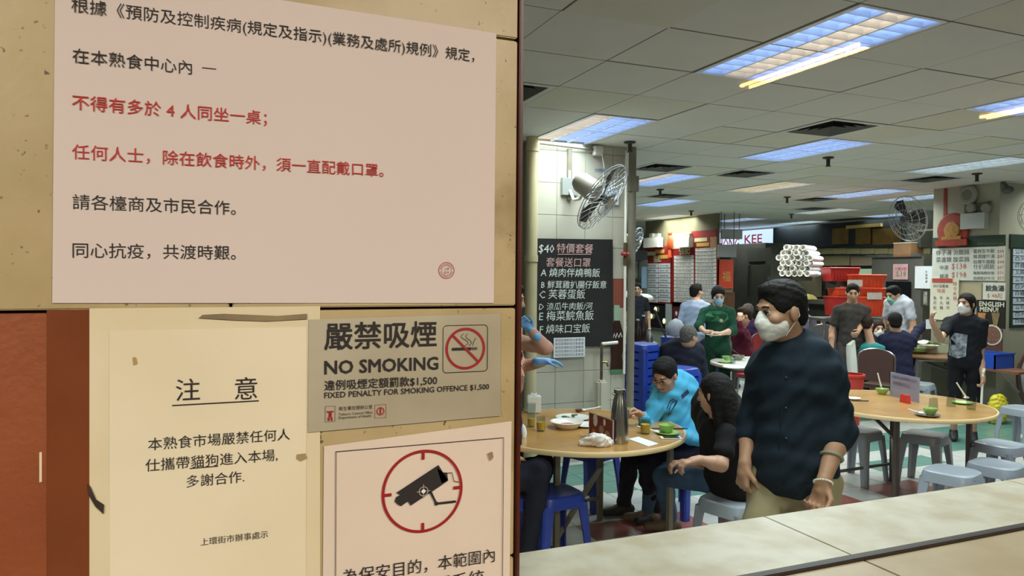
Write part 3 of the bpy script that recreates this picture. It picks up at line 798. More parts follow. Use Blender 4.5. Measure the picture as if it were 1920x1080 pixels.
# widths solved from measured end columns along each (horizontal) line
def lineX(xr, z):                  # world x of image column xr on the wall at height z
    y = 521.0
    for _ in range(6):
        p = onY(xr, y, YW); y += (p[2] - z) * 1500
    return onY(xr, y, YW)[0]
def rowz(parent, s, xl, xr, z, m, off=O1, bold=0.0, hgt=None):
    x0 = lineX(xl, z); x1 = lineX(xr, z)
    return text('lettering', s, (x0, YW - off, z), X1, Z1, m, width=x1 - x0, height=hgt, parent=parent, bold=bold, N=-Y1, off=0.0002)
z = lambda x, y: float(onY(x, y, YW)[2])
rowz(n1, '根據《預防及控制疾病(規定及指示)(業務及處所)規例》規定，', 135, 888, z(140, 29), INK)
rowz(n1, '在本熟食中心內', 137, 360, z(140, 119), INK); rowz(n1, '—', 379, 405, z(390, 130), INK)
rowz(n1, '不得有多於 4 人同坐一桌；', 136, 500, z(140, 209), INKR, bold=.004)
rowz(n1, '任何人士，除在飲食時外，須一直配戴口罩。', 136, 718, z(140, 300), INKR, bold=.002)
rowz(n1, '請各檯商及市民合作。', 137, 442, z(140, 393), INK)
rowz(n1, '同心抗疫，共渡時艱。', 137, 442, z(140, 484), INK)
# round red stamp
sc_ = wq(836, 507, .0022)
st = MB()
def ring(mb, c, r0, r1, n=40, off=0.0):
    vs0 = [mb.bm.verts.new((c[0] + r0 * math.cos(t), c[1] - off, c[2] + r0 * math.sin(t))) for t in np.linspace(0, 2 * math.pi, n, False)]
    vs1 = [mb.bm.verts.new((c[0] + r1 * math.cos(t), c[1] - off, c[2] + r1 * math.sin(t))) for t in np.linspace(0, 2 * math.pi, n, False)]
    for i in range(n): mb.bm.faces.new((vs0[i], vs0[(i + 1) % n], vs1[(i + 1) % n], vs1[i]))
INKS = mat('stamp_red', (176, 90, 88), .7)
ring(st, sc_, .0082, .0090); ring(st, sc_, .0052, .0056); W(st.build('stamp_ring', INKS), n1)
for k in range(22):
    t = 2 * math.pi * k / 22; p = sc_ + np.array([math.cos(t), 0, math.sin(t)]) * .0068
    if k % 11: 
        q = MB(); q.box(p - np.array([.0005, 0, .0005]), p + np.array([.0005, .0001, .0005])); st_ = q.build('stamp_mark', INKS); W(st_, n1)
text('lettering', '上環', sc_ + np.array([-.003, 0, .0004]), X1, Z1, INKS, width=.006, parent=n1, N=-Y1); text('lettering', '街市', sc_ + np.array([-.003, 0, -.0036]), X1, Z1, INKS, width=.006, parent=n1, N=-Y1)

LAM = mat('laminate_cream', (238, 228, 196), .3, col2=(228, 215, 178), scale=6, bump=.05, spec=.6)
LAMP = mat('laminate_paper', (242, 233, 204), .35, col2=(234, 224, 192), scale=4)
n2, _ = sheet('notice', [(168, 578), (600, 574), (600, 1200), (168, 1230)], .0003, LAM, .0004, 'yellowed laminated no-pets notice with a large Chinese title and underline', 'notice', wave=.0003)
_p = MB(); a_, b_ = wq(205, 620, .0016), wq(573, 1220, .0016); _p.box((a_[0], a_[1] - .0002, b_[2]), (b_[0], a_[1], a_[2])); W(_p.build('inner_paper', LAMP), n2)
def row2(s, xl, xr, xm, yb, m, hgt=None, bold=0.0, par=None, off=O1): return rowz(par, s, xl, xr, z(xm, yb), m, bold=bold, off=off, hgt=hgt)
row2('注', 330, 375, 352, 750, INK, par=n2); row2('意', 440, 482, 460, 748, INK, par=n2)
def bar(parent, xl, xr, xm, y, t, m, off=O1, name='underline'):
    zz = z(xm, y); o = MB().box((lineX(xl, zz), YW - off - .0002, zz - t / 2), (lineX(xr, zz), YW - off, zz + t / 2)); return W(o.build(name, m), parent)
bar(n2, 323, 485, 404, 755, .0011, INK)
row2('本熟食市場嚴禁任何人', 278, 543, 410, 834, INK, par=n2); row2('仕攜帶貓狗進入本場,', 273, 520, 396, 874, INK, par=n2); row2('多謝合作.', 350, 458, 404, 908, INK, par=n2)
bar(n2, 356, 409, 382, 875, .0009, INK); row2('上環街市辦事處示', 376, 502, 440, 1014, INKG, par=n2)
# torn tape scraps and marks
M_scr = mat('dirt_tape', (110, 92, 62), .8, var=.4, scale=60)
def scrap(pts, off, m, name, label):
    P = [wq(*p, off) for p in pts]; c = sum(P) / len(P)
    o = MB(); lo = [o.bm.verts.new(p) for p in P]; hi = [o.bm.verts.new(p - Y1 * .0006) for p in P]
    o.bm.faces.new(lo); o.bm.faces.new(hi[::-1])
    for i in range(len(P)): o.bm.faces.new((lo[i], lo[(i + 1) % len(P)], hi[(i + 1) % len(P)], hi[i]))
    t = o.build(name, m); setp(t, label, 'scrap'); return t
scrap([(556, 851), (572, 849), (575, 858), (563, 864), (555, 859)], .0024, mat('scrap_brown', (168, 146, 104), .8), 'paper_scrap', 'small tan paper scrap stuck right of the no-pets text')
scrap([(249, 670), (255, 669), (258, 681), (251, 684)], .0024, mat('scrap_ochre', (190, 150, 100), .8), 'paper_scrap', 'tiny ochre scrap at the upper left of the yellowed notice')
scrap([(74, 848), (79, 847), (79, 903), (74, 904)], .0004, mat('scrap_white', (235, 215, 180), .8), 'paper_sliver', 'thin white vertical sliver on the terracotta tile')
scrap([(165, 905), (171, 912), (181, 935), (196, 945), (195, 962), (180, 948), (168, 928)], .0026, mat('tape_dark', (60, 46, 30), .6, var=.4, scale=80), 'tape_scrap', 'dark torn tape curl at the left edge of the yellowed notice')
scrap([(380, 590), (420, 588), (520, 592), (575, 588), (575, 598), (500, 602), (440, 600), (372, 596)], .0022, mat('tape_grey', (150, 134, 100), .5, var=.3, scale=30), 'tape_scrap', 'grey strip of old tape along the top of the yellowed notice')
scrap([(88, 582), (168, 580), (168, 1110), (88, 1120)], .0002, mat('film_brown', (132, 72, 40), .25, var=.2, scale=8), 'film_strip', 'darker film strip on the terracotta tile left of the yellowed notice')
# metal no smoking plate
MET = mat('brushed_plate', (196, 190, 166), .42, col2=(172, 164, 138), scale=5, metal=.25, bump=.03)
n3, _ = sheet('sign', [(578.5, 599), (937, 588), (937, 779), (577, 810)], .0010, MET, .0015, 'brushed metal no smoking sign with red prohibition symbol', 'sign', wave=0.0001)
o3 = .0034
rowz(n3, '嚴禁吸煙', 607, 817, z(712, 653), INK, off=o3, bold=.012); rowz(n3, 'NO SMOKING', 607, 820, z(714, 697), INK, off=o3, bold=.02)
rowz(n3, '違例吸煙定額罰款$1,500', 607, 818, z(712, 727), INK, off=o3, bold=.012); rowz(n3, 'FIXED PENALTY FOR SMOKING OFFENCE $1,500', 607, 915, z(761, 739), INK, off=o3, bold=.012)
RED = mat('sign_red', (158, 22, 30), .5)
cc = wq(871, 653, o3)
q = MB(); ring(q, cc, .0200, .0228, 48); W(q.build('prohibition_ring', RED), n3)
q = MB(); dq = np.array([.7071, 0, -.7071]); nq = np.array([.7071, 0, .7071]); a = cc - dq * .0208; b = cc + dq * .0208
q.prism([(0, -.0013), (.0416, -.0013), (.0416, .0013), (0, .0013)], .0003, (a, dq, nq, -Y1)); W(q.build('prohibition_bar', RED), n3)
q = MB(); q.box(cc + np.array([-.0155, .0, -.0018]), cc + np.array([.007, .0001, .0012])); W(q.build('cigarette', INK), n3)
q = MB(); q.box(cc + np.array([.008, .0, -.0018]), cc + np.array([.0095, .0001, .0012])); q.box(cc + np.array([.0105, .0, -.0018]), cc + np.array([.0118, .0001, .0012])); q.box(cc + np.array([.0128, .0, -.0018]), cc + np.array([.0135, .0001, .0012])); setp(W(q.build('ash', INK), n3))
q = MB()
for dx, h_ in ((0, 1), (.0045, .8)): q.path([cc + np.array([dx + .004 * math.sin(t * 5) * h_ - .001, 0, .003 + t * .011]) for t in np.linspace(0, 1.2, 14)], .0003, 4)
q.path([cc + np.array([.0125 - .004 * math.cos(t), 0, .003 + .006 * t]) for t in np.linspace(0, 1.4, 10)], .0003, 4); W(q.build('smoke_line', INK), n3)
q = MB(); rr_ = .0255; pts = []
for (sx, sz, a0) in ((1, 1, 0), (-1, 1, 90), (-1, -1, 180), (1, -1, 270)):
    for t in np.linspace(0, 90, 6): pts.append(cc + np.array([sx * (rr_ - .004), 0, sz * (rr_ - .004)]) + np.array([math.cos(math.radians(a0 + t)), 0, math.sin(math.radians(a0 + t))]) * .004)
q.path(pts, .00035, 4, closed=True); W(q.build('border', INK), n3)
# small office emblems, bottom row of the plate
e0 = wq(618, 776, o3); q = MB()
for a, b in (((-.005, -.0075), (-.0047, .0085)), ((.0047, -.0075), (.005, .0085)), ((-.005, .0083), (.005, .0085)), ((-.005, -.0075), (.005, -.0073))): q.box(e0 + np.array([a[0], 0, a[1]]), e0 + np.array([b[0], .0001, b[1]]))
W(q.build('emblem_frame', INKG), n3)
q = MB(); q.box(e0 + np.array([-.0035, 0, .002]), e0 + np.array([.0035, .0001, .0035])); q.box(e0 + np.array([-.0015, 0, -.003]), e0 + np.array([.0015, .0001, .002])); q.box(e0 + np.array([-.0025, 0, -.0065]), e0 + np.array([-.0005, .0001, -.003])); q.box(e0 + np.array([.0005, 0, -.0065]), e0 + np.array([.0025, .0001, -.003])); q.lathe([(0, 0), (.0012, 0)], 10, e0) ; W(q.build('emblem_figure', RED), n3)
rowz(n3, '衛生署控煙辦公室', 634, 697, z(665, 767), INKG, off=o3); rowz(n3, 'Tobacco Control Office', 634, 697, z(665, 776), INKG, off=o3); rowz(n3, 'Department of Health', 634, 695, z(665, 784), INKG, off=o3)
e1 = wq(712, 770, o3); q = MB(); ring(q, e1, .0032, .0042, 20); q.box(e1 + np.array([-.0008, 0, -.0028]), e1 + np.array([.0008, .0001, .0028])); W(q.build('emblem_figure', RED), n3)
q = MB()
for a, b in (((-.006, -.007), (-.0057, .007)), ((.0057, -.007), (.006, .007)), ((-.006, .0068), (.006, .007)), ((-.006, -.007), (.006, -.0068))): q.box(e1 + np.array([a[0], 0, a[1]]), e1 + np.array([b[0], .0001, b[1]]))
W(q.build('emblem_frame', RED), n3)
# camera surveillance notice
n4, _ = sheet('notice', [(607, 836), (958, 789), (953, 1200), (603, 1260)], .0003, mat('paper_cctv', (230, 214, 196), .7, var=.05, scale=7, bump=.03), .0016, 'white camera surveillance notice with a red ring and black camera', 'notice', wave=.0003)
o4 = .0042
fa, fb = wq(628, 843, o4), wq(942, 820, o4)
q = MB(); x0, x1, zt = fa[0], fb[0], (fa[2] + fb[2]) / 2; zb = 1.36
for a, b in (((x0, zb), (x0 + .0006, zt)), ((x1 - .0006, zb), (x1, zt)), ((x0, zt - .0006), (x1, zt)), ((x0, zb), (x1, zb + .0006))): q.box((a[0], YW - o4 - .0001, a[1]), (b[0], YW - o4, b[1]))
W(q.build('border', INK), n4)
ck = wq(791, 919, o4)
q = MB(); ring(q, ck, .0415, .0445, 60)
for t in (0, 90, 180, 270):
    u = np.array([math.cos(math.radians(t)), 0, math.sin(math.radians(t))]); v = np.array([-u[2], 0, u[0]])
    q.prism([(.034, -.0016), (.042, -.0016), (.042, .0016), (.034, .0016)], .0002, (ck, u, v, -Y1))
W(q.build('target_ring', RED), n4)
def wpoly(pts, m, name, par, off, thick=.0002):
    P = [wq(*p, off) for p in pts]; o = MB(); lo = [o.bm.verts.new(p) for p in P]; o.bm.faces.new(lo)
    return W(o.build(name, m), par)
wpoly([(741, 922), (820, 870), (838, 899), (824, 909), (768, 946), (763, 938), (750, 947), (744, 944), (738, 938), (741, 930), (748, 926)], INK, 'camera_shape', n4, o4)
wpoly([(817, 875), (828, 884), (836, 884), (838, 899), (826, 904)], INK, 'camera_rear', n4, o4)
q = MB(); q.path([wq(805, 920, o4), wq(816, 942, o4), wq(852, 938, o4)], .0013, 6); q.ell(wq(816, 942, o4), (.0022, .001, .0022), 10); W(q.build('camera_arm', INK), n4)
q = MB(); q.path([wq(832, 886, o4), wq(845, 884, o4), wq(849, 900, o4), wq(858, 902, o4)], .0004, 5); W(q.build('camera_cable', INK), n4)
CRS = mat('crosshair', (185, 178, 170), .7); q = MB(); c5 = wq(792, 919, o4 + .0004); ring(q, c5, .0045, .0052, 24)
for t in (0, 90, 180, 270):
    u = np.array([math.cos(math.radians(t)), 0, math.sin(math.radians(t))]); v = np.array([-u[2], 0, u[0]]); q.prism([(.002, -.0003), (.0075, -.0003), (.0075, .0003), (.002, .0003)], .0001, (c5, u, v, -Y1))
W(q.build('crosshair', CRS), n4)
q = MB(); ring(q, c5, .0, .0022, 16); W(q.build('crosshair_dot', mat('dot_white', (240, 235, 230), .7)), n4)
rowz(n4, '為保安目的，本範圍內', 641, 925, z(783, 1073), INK, off=o4)
rowz(n4, '裝有閉路電視系統', 641, 905, z(773, 1116), INK, off=o4)
scrap([(912, 848), (920, 845), (922, 855), (916, 862)], .0046, mat('mark_brown', (150, 128, 104), .8), 'tape_scrap', 'small brown tape mark inside the camera notice corner')
# ================================================================ hall columns, boards and fans
M_ct = mat('column_tile', (190, 186, 170), .35, var=.08, scale=3); M_cr = mat('column_tile_red', (150, 82, 66), .4, var=.12, scale=5); M_cj = mat('column_joint', (150, 145, 130), .8)
def tiled_column(name, x0, x1, y0, y1, faces, xj):
    o = setp(MB().box((x0 + .01, y0 + .01, 0), (x1 - .01, y1 - .01, CE + .05)).build(name, M_cj), kind='structure')
    for a in range(len(zs) - 1):
        zt = min(zs[a + 1], CE)
        if zs[a] >= CE: continue
        mm = M_cr if a == 5 else M_ct
        for u0, u1 in zip(xj, xj[1:]):
            MB().box((u0 + .002, y0, max(zs[a], 0) + .002), (u1 - .002, y0 + .01, zt - .002)).build('column_tile', mm, o)
        if 'L' in faces:
            for u0 in np.arange(y0, y1 - .05, .3): MB().box((x0, u0 + .002, max(zs[a], 0) + .002), (x0 + .01, min(u0 + .3, y1) - .002, zt - .002)).build('column_tile', mm, o)
    return o
colL = tiled_column('column_1', 2.72, 3.76, 6.2, 7.1, '', [2.72, 3.0, 3.3, 3.6, 3.76])
M_pipe = mat('pipe_cream', (196, 184, 146), .4, var=.1, scale=4); M_pgrey = mat('pipe_grey', (128, 122, 106), .5, var=.15, scale=6); M_pw = mat('pipe_white', (222, 218, 205), .35); M_st = mat('steel', (170, 170, 168), .28, metal=.9, var=.2, scale=12)
def stand(name, lab, cat, group=None, loc=(0, 0, 0)): return thing(name, loc, lab, cat, group)
t = stand('drain_pipe', 'thick cream drain pipe running up the left edge of the tiled column', 'pipe', loc=(2.70, 6.1, 0))
MB().tube((0, 0, 0), (0, 0, 3.03), .055, n=20).build('pipe', M_pipe, t, True)
for zz in (.5, 1.9, 2.9): MB().tube((0, 0, zz), (0, 0, zz + .06), .062, n=20).build('collar', M_pipe, t, True)
t = stand('conduit', 'thin grey pipe left of the thick cream drain pipe', 'pipe', loc=(2.60, 6.3, 0)); MB().tube((0, 0, 0), (0, 0, 3.03), .03, n=14).build('pipe', M_pgrey, t, True)
t = stand('standpipe', 'grey square-sided standpipe at the right corner of the tiled column', 'pipe', loc=(3.80, 6.17, 0))
MB().tube((0, 0, 0), (0, 0, 3.03), .038, n=16).build('pipe', M_pgrey, t, True); MB().box((-.05, -.04, 2.6), (.05, .05, 2.75)).build('clamp', M_pgrey, t)
t = stand('water_pipe', 'thin white water pipe with a red valve in front of the column', 'pipe', loc=(3.70, 6.12, 0))
MB().tube((0, 0, .83), (0, 0, 2.98), .013, n=10).build('pipe', M_pw, t, True); MB().lathe([(0, 1.97), (.04, 1.975), (.045, 1.99), (.04, 2.005), (0, 2.01)], 12).move(Matrix.Rotation(0, 4, 'X')).build('valve_wheel', mat('valve_red', (150, 40, 35), .4), t)
MB().tube((0, 0, 1.88), (0, 0, 2.1), .02, n=10).build('valve_body', mat('valve_brass', (110, 90, 60), .4, metal=.6), t)
# conduit run and junction box on the column top
p = onY(1121, 283, 6.16); t = stand('junction_box', 'white junction box on the column just under the ceiling light', 'junction box', loc=p)
MB().box((-.045, -.03, -.045), (.045, .03, .045), .005).build('box', M_pw, t); MB().path([(.03, -.03, -.04), (.05, -.035, -.15), (.04, -.03, -.3)], .004, 6).build('cable', M_pw, t); MB().tube((-.6, .01, .03), (-.045, .01, .01), .012, n=8).build('conduit', M_pgrey, t)
p = onY(1067, 335, 6.19); t = stand('cable_trunking', 'vertical grey trunking above the column fan bracket', 'trunking', loc=p); MB().box((-.02, -.02, -.2), (.02, .01, .28)).build('trunk', M_pgrey, t)
# chalkboard
BY = 6.165
t = stand('chalkboard', 'black chalkboard menu with handwritten set meals hung on the tiled column', 'chalkboard', loc=onY(1075, 548, BY))
c = [onY(*q, BY) for q in ((1007, 447), (1149, 449), (1150, 650), (1003, 648))]
q = MB(); lo = [q.bm.verts.new(v) for v in c]; hi = [q.bm.verts.new(v + Y1 * .02) for v in c]; q.bm.faces.new(lo); q.bm.faces.new(hi[::-1])
for i in range(4): q.bm.faces.new((lo[i], lo[(i + 1) % 4], hi[(i + 1) % 4], hi[i]))
W(q.build('board', mat('chalk_black', (24, 24, 25), .6, var=.3, scale=10)), t)
CHW, CHP = mat('chalk_white', (215, 222, 215), .9), mat('chalk_pink', (205, 165, 160), .9)
def ck_(s, xl, xr, yb, m, Y=BY, par=t, hgt=None, bold=0, off=.004):
    a = onY(xl, yb, Y); b = onY(xr, yb, Y); return text('chalk_lettering' if par is t else 'lettering', s, (a[0], Y - off, a[2]), X1, Z1, m, width=b[0] - a[0], height=hgt, parent=par, bold=bold, N=-Y1, shear=.08, res=1)
ck_('$40', 1009, 1038, 476, CHW); ck_('特價套餐', 1043, 1111, 474, CHP); ck_('套餐送口罩', 1023, 1106, 500, CHP)
for s, xl, xr, yb in (('A 燒肉伴燒鴨飯', 1013, 1124, 519), ('B 鮮茸雞扒腸仔飯意', 1014, 1136, 541), ('C 芙蓉蛋飯', 1010, 1096, 561), ('D 涼瓜牛肉飯/河', 1010, 1110, 582), ('E 梅菜鯇魚飯', 1010, 1112, 602), ('F 燒味口宝飯', 1011, 1105, 626)): ck_(s, xl, xr, yb, CHW)
q = MB(); a, b = onY(1045, 477, BY - .004), onY(1108, 477, BY - .004); q.tube(a, b, .003, n=5); W(q.build('chalk_underline', CHP), t)
PW = mat('paper_white', (226, 228, 230), .8, var=.04, scale=5); PINK = mat('ink_faint', (90, 95, 120), .8)
PY = BY - .012; t2 = stand('paper_sheet', 'small white printed sheet taped over the bottom of the chalkboard', 'paper', loc=onY(1067, 652, PY))
a, b = onY(1038, 671, PY), onY(1097, 632, PY); W(MB().box((a[0], PY, a[2]), (b[0], PY + .002, b[2])).build('sheet', PW), t2)
for k in range(5): 
    a = onY(1041, 641 + k * 7, PY); text('lettering', '新冠疫情防控注意事項', (a[0], PY, a[2]), X1, Z1, PINK, width=(onY(1094, 650, PY)[0] - a[0]), parent=t2, N=-Y1, off=.0015, res=1)
p = onY(1143, 366, 6.18); t2 = stand('paper_sheet', 'pale blue-white notice on the column behind the fan cage', 'paper', loc=p); MB().box((-.10, -.004, -.09), (.10, 0, .09)).build('sheet', mat('paper_blue', (205, 215, 228), .6), t2)
# cola bottle sticker
SY_ = 6.185; t2 = stand('bottle_sticker', 'large cola bottle cut-out sticker at the right edge of the column', 'sticker', loc=onY(1160, 640, SY_))
def stick(pts, m, name, Y=SY_, par=t2, th=.004):
    q = MB(); q.prism([(0, 0)] * 0 + [(onY(x_, y_, Y)[0], onY(x_, y_, Y)[2]) for x_, y_ in pts], th, (np.array([0, Y, 0.]), X1, Z1, -Y1)); return W(q.build(name, m), par)
G_ = mat('bottle_green', (150, 176, 150), .3); C_ = mat('cola_brown', (52, 28, 24), .3)
stick([(1151, 572), (1161, 572), (1162, 601), (1151, 601)], G_, 'bottle_neck'); stick([(1151, 601), (1162, 601), (1168, 625), (1169, 650), (1166, 668), (1169, 692), (1144, 693), (1146, 668), (1146, 645), (1148, 622)], C_, 'bottle_body'); stick([(1144, 693), (1169, 692), (1169, 700), (1144, 701)], mat('bottle_base', (84, 124, 92), .3), 'bottle_base')
q = MB(); q.path([onY(x_, y_, SY_ - .006) for x_, y_ in ((1149, 634), (1152, 626), (1154, 634), (1157, 625), (1160, 633), (1164, 624), (1166, 632))], .006, 6); W(q.build('script_mark', CHW), t2)
# tap and stand pipe in front of the column
p = onY(1127, 760, 6.02); t2 = stand('water_tap', 'thin rusty standpipe with a brass tap and white lever before the column', 'tap', loc=(p[0], 6.02, 0))
zt = onY(1127, 645, 6.02)[2]; q = MB(); q.tube((0, 0, 0), (0, 0, zt), .014, n=10); q.build('pipe', mat('pipe_rust', (96, 80, 60), .7, col2=(60, 50, 40), scale=20), t2)
MB().tube((.0, 0, zt), (.17, 0, zt + .01), .016, n=10).build('lever', M_pw, t2, True); MB().path([(0, 0, zt - .17), (.04, -.03, zt - .17), (.05, -.04, zt - .21)], .012, 8).build('spout', mat('brass', (150, 130, 85), .3, metal=.8), t2); MB().box((-.05, -.05, 0), (.05, .05, .8), .02).build('stand_block', mat('stand_cream', (196, 190, 170), .6), t2)

# wall fans
M_cage = mat('cage_wire', (176, 178, 180), .45, metal=.15); M_mot = mat('motor_cream', (206, 200, 186), .4); M_bl = mat('fan_blade', (58, 56, 54), .6)
def fan(loc, axis, R, lab, cagem=M_cage, motm=M_mot, back=(0, 0, 0), wall=None, wires=26, n=24):
    t = thing('wall_fan', loc, lab, 'fan')
    ax = nrm(axis); q = Vector(ax).to_track_quat('Z', 'Y').to_matrix().to_4x4()
    for name, zr, rr in (('front_guard', .07, 1), ('rear_guard', -.05, 1)):
        m_ = MB()
        for r_ in (1.0, .72, .42): m_.path([(R * r_ * math.cos(a), R * r_ * math.sin(a), zr * (1.15 - r_) * 1.2 + (.0 if r_ == 1.0 else .0)) for a in np.linspace(0, 2 * math.pi, n, False)], R * .012, 5, closed=True)
        for k in range(wires):
            a = 2 * math.pi * k / wires; tw = .35
            m_.path([(R * s_ * math.cos(a + tw * s_), R * s_ * math.sin(a + tw * s_), zr * (1.15 - s_) * 1.2) for s_ in (.12, .45, .75, 1.0)], R * .0075, 4)
        m_.move(q); m_.build(name, cagem, t)
    m_ = MB().lathe([(0, .10), (R * .12, .095), (R * .16, .085), (R * .16, .075), (0, .075)], 16); m_.move(q); m_.build('badge', motm, t, True)
    for k in range(3):
        m_ = MB(); A = 2 * math.pi * k / 3
        pts = [(.10, -.25), (.45, -.42), (.85, -.36), (.93, 0), (.82, .30), (.45, .28), (.12, .18)]
        vs = [m_.bm.verts.new((R * r_ * math.cos(A + a), R * r_ * math.sin(A + a), .03 * (a * 1.4))) for r_, a in pts]; m_.bm.faces.new(vs); ob = None
        m_.move(q); ob = m_.build('blade', M_bl, t); sm = ob.modifiers.new('s', 'SOLIDIFY'); sm.thickness = .003
    m_ = MB().lathe([(0, .04), (R * .10, .03), (R * .11, -.01), (0, -.02)], 14); m_.move(q); m_.build('hub', M_bl, t, True)
    m_ = MB().lathe([(0, -.05), (R * .26, -.06), (R * .30, -.10), (R * .28, -.24), (R * .2, -.28), (0, -.285)], 18); m_.move(q); m_.build('motor', motm, t, True)
    if wall is not None:
        w_ = np.array(wall) - np.array(loc); mt_ = -ax * .16
        MB().path([mt_, mt_ * .6 + w_ * .4 - Z1 * .10, w_ * .85 - Z1 * .10, w_ - Z1 * .02, w_ + Z1 * .16], .014, 8).build('arm', motm, t, True)
        MB().box(w_ + np.array([-.08, -.015, -.07]), w_ + np.array([.08, .03, .09])).build('bracket', mat('bracket_grey', (140, 145, 140), .5), t)
        MB().lathe([(0, 0), (.05, .01), (.055, .03), (0, .035)], 12, c=(mt_[0] + .12, mt_[1], mt_[2] + .12)).build('knob', mat('knob_blue', (120, 130, 150), .4), t, True)
    return t
fc_ = atD(1130, 370, 5.95)
fan(fc_, rt * .72 - up * .58 - fw * .38, .30, 'large wire-caged wall fan bracketed to the cream column above the chalkboard', wall=onY(1068, 352, 6.17))
fan(atD(1702, 410, 9.6), -rt * .92 - up * .22 - fw * .28, .30, 'silver wall fan tilted beside the green-banded column over a carton', motm=mat('motor_dark', (60, 60, 62), .4), wires=18)
fan(atD(1192, 452, 12.5), rt * .8 - up * .35 - fw * .5, .24, 'small bright chrome fan just right of the standpipe', wires=16, n=18)
fan(atD(1945, 405, 7.6), -rt * .9 - up * .1 - fw * .3, .20, 'dark fan on the cream wall cut by the right edge of the view', cagem=mat('cage_dark', (70, 74, 80), .4), motm=mat('motor_dark', (60, 60, 62), .4), wires=14)

# ================================================================ green-banded column on the right
CX, CYF = 9.45, 6.38
M_cw2 = mat('column_cream', (178, 174, 154), .6, var=.10, scale=2.5)
col2 = setp(MB().box((CX, CYF, 0), (CX + 1.9, 7.32, CE + .05)).build('column_2', M_cw2), kind='structure')
MB().box((CX - .012, CYF + .0, .0), (CX + .0, 7.3, 1.45)).build('column_panel', mat('column_lower', (150, 148, 130), .5, var=.1, scale=3), col2)
M_dg = mat('dark_green', (46, 66, 52), .5, var=.25, scale=8)
def pX(name, x0, x1, yt, yb, X, th, m, par=None):
    a = onX(x0, (yt + yb) / 2, X); b = onX(x1, (yt + yb) / 2, X); xm = (x0 + x1) / 2
    zt_, zb_ = onX(xm, yt, X)[2], max(0.0, onX(xm, yb, X)[2])
    return W(MB().box((X - th, b[1], zb_), (X, a[1], zt_)).build(name, m), par)
def tX(s, x0, x1, yb, X, m, par, hpx=None, bold=0):
    a = onX(x0, yb, X); b = onX(x1, yb, X); h_ = None
    if hpx: h_ = onX(x0, yb - hpx, X)[2] - a[2]
    return text('lettering', s, a, -Y1, Z1, m, width=a[1] - b[1], height=h_, parent=par, N=-X1, bold=bold, off=.001, res=1)
def place(name, lab, cat, p, group=None): return thing(name, p, lab, cat, group)
t = place('header_band', 'dark green header band over the white menu boards on the column', 'sign band', onX(1820, 452, CX)); pX('band', 1750, 1886, 443, 463, CX, .02, M_dg, t)
for k in range(4): tX('茶餐廳', 1832 + k * 13, 1843 + k * 13, 459, CX - .021, mat('gold_dull', (110, 116, 70), .6), t)
MN = mat('menu_white', (214, 216, 206), .5, var=.05, scale=4); INB = mat('menu_ink', (78, 72, 76), .7); INL = mat('menu_ink_light', (120, 116, 124), .7); INR = mat('menu_red', (186, 96, 84), .7)
t = place('menu_board', 'wide white menu board with grey Chinese rows and red prices on the column', 'menu board', onX(1815, 525, CX)); pX('board', 1750, 1885, 464, 526, CX, .025, MN, t)
Xf = CX - .027
for s, x0, x1, yb, m in (('伴子湯 汾腩鍋', 1755, 1817, 479, INB), ('菜遠類 酸菜鍋', 1755, 1817, 492, INB), ('中湯', 1762, 1778, 506, INB), ('$138', 1784, 1812, 506, INR), ('鍋湯', 1762, 1778, 522, INB), ('$198', 1784, 1812, 522, INR)): tX(s, x0, x1, yb, Xf, m, t)
for k, s in enumerate(('雲吞生牛飯', '豬潤豬什湯', '咖喱牛腩麵', '什扒焗飯', '雜錦海鮮炒飯', '招牌乾炒牛河')): tX(s, 1825, 1865, 475 + k * 10, Xf, INB, t); tX('$%d' % (38 + 3 * k), 1870, 1882, 475 + k * 10, Xf, INR, t)
t = place('menu_board', 'cream menu sheet with a red-topped list hanging below the wide board', 'menu board', onX(1770, 600, CX)); pX('board', 1745, 1798, 522, 600, CX - .03, .012, mat('menu_cream', (220, 216, 196), .5, var=.04, scale=4), t); pX('red_header', 1748, 1786, 522, 530, CX - .043, .003, mat('header_red', (176, 70, 60), .6), t)
Xg = CX - .044
tX('碗仔翅套餐', 1750, 1778, 539, Xg, INB, t); tX('特選', 1757, 1772, 549, Xg, INR, t)
for k, s in enumerate(('魚片粉', '牛丸麵', '米線河')):
    for j, ch in enumerate(s): tX(ch, 1750 + 12 * k, 1756 + 12 * k, 562 + 9 * j, Xg, INB, t)
for j, ch in enumerate('時令火鍋'): tX(ch, 1787, 1794, 536 + 9 * j, Xg, INR, t)
t = place('notice_board', 'plain beige board between the cream menu and the fish soup sheet', 'board', onX(1820, 562, CX)); pX('board', 1800, 1842, 532, 562, CX, .02, mat('board_beige', (178, 166, 138), .7, var=.06, scale=8), t)
t = place('menu_board', 'small white fish soup price sheet with bold characters above the drinks picture', 'menu board', onX(1865, 562, CX)); pX('board', 1845, 1886, 530, 562, CX, .02, MN, t); tX('鮫魚湯', 1848, 1883, 546, CX - .022, INB, t, bold=.03); tX('$ 48起', 1851, 1880, 559, CX - .022, INR, t)
t = place('menu_poster', 'dark poster reading ENGLISH MENU with two iced drinks', 'poster', onX(1860, 615, CX)); pX('poster', 1833, 1886, 563, 615, CX, .02, mat('poster_dark', (38, 34, 30), .4), t)
CHM = mat('letter_pale', (206, 206, 190), .7)
tX('ENGLISH', 1836, 1883, 574, CX - .022, CHM, t, bold=.03); tX('MENU!', 1837, 1872, 584, CX - .022, CHM, t, bold=.03)
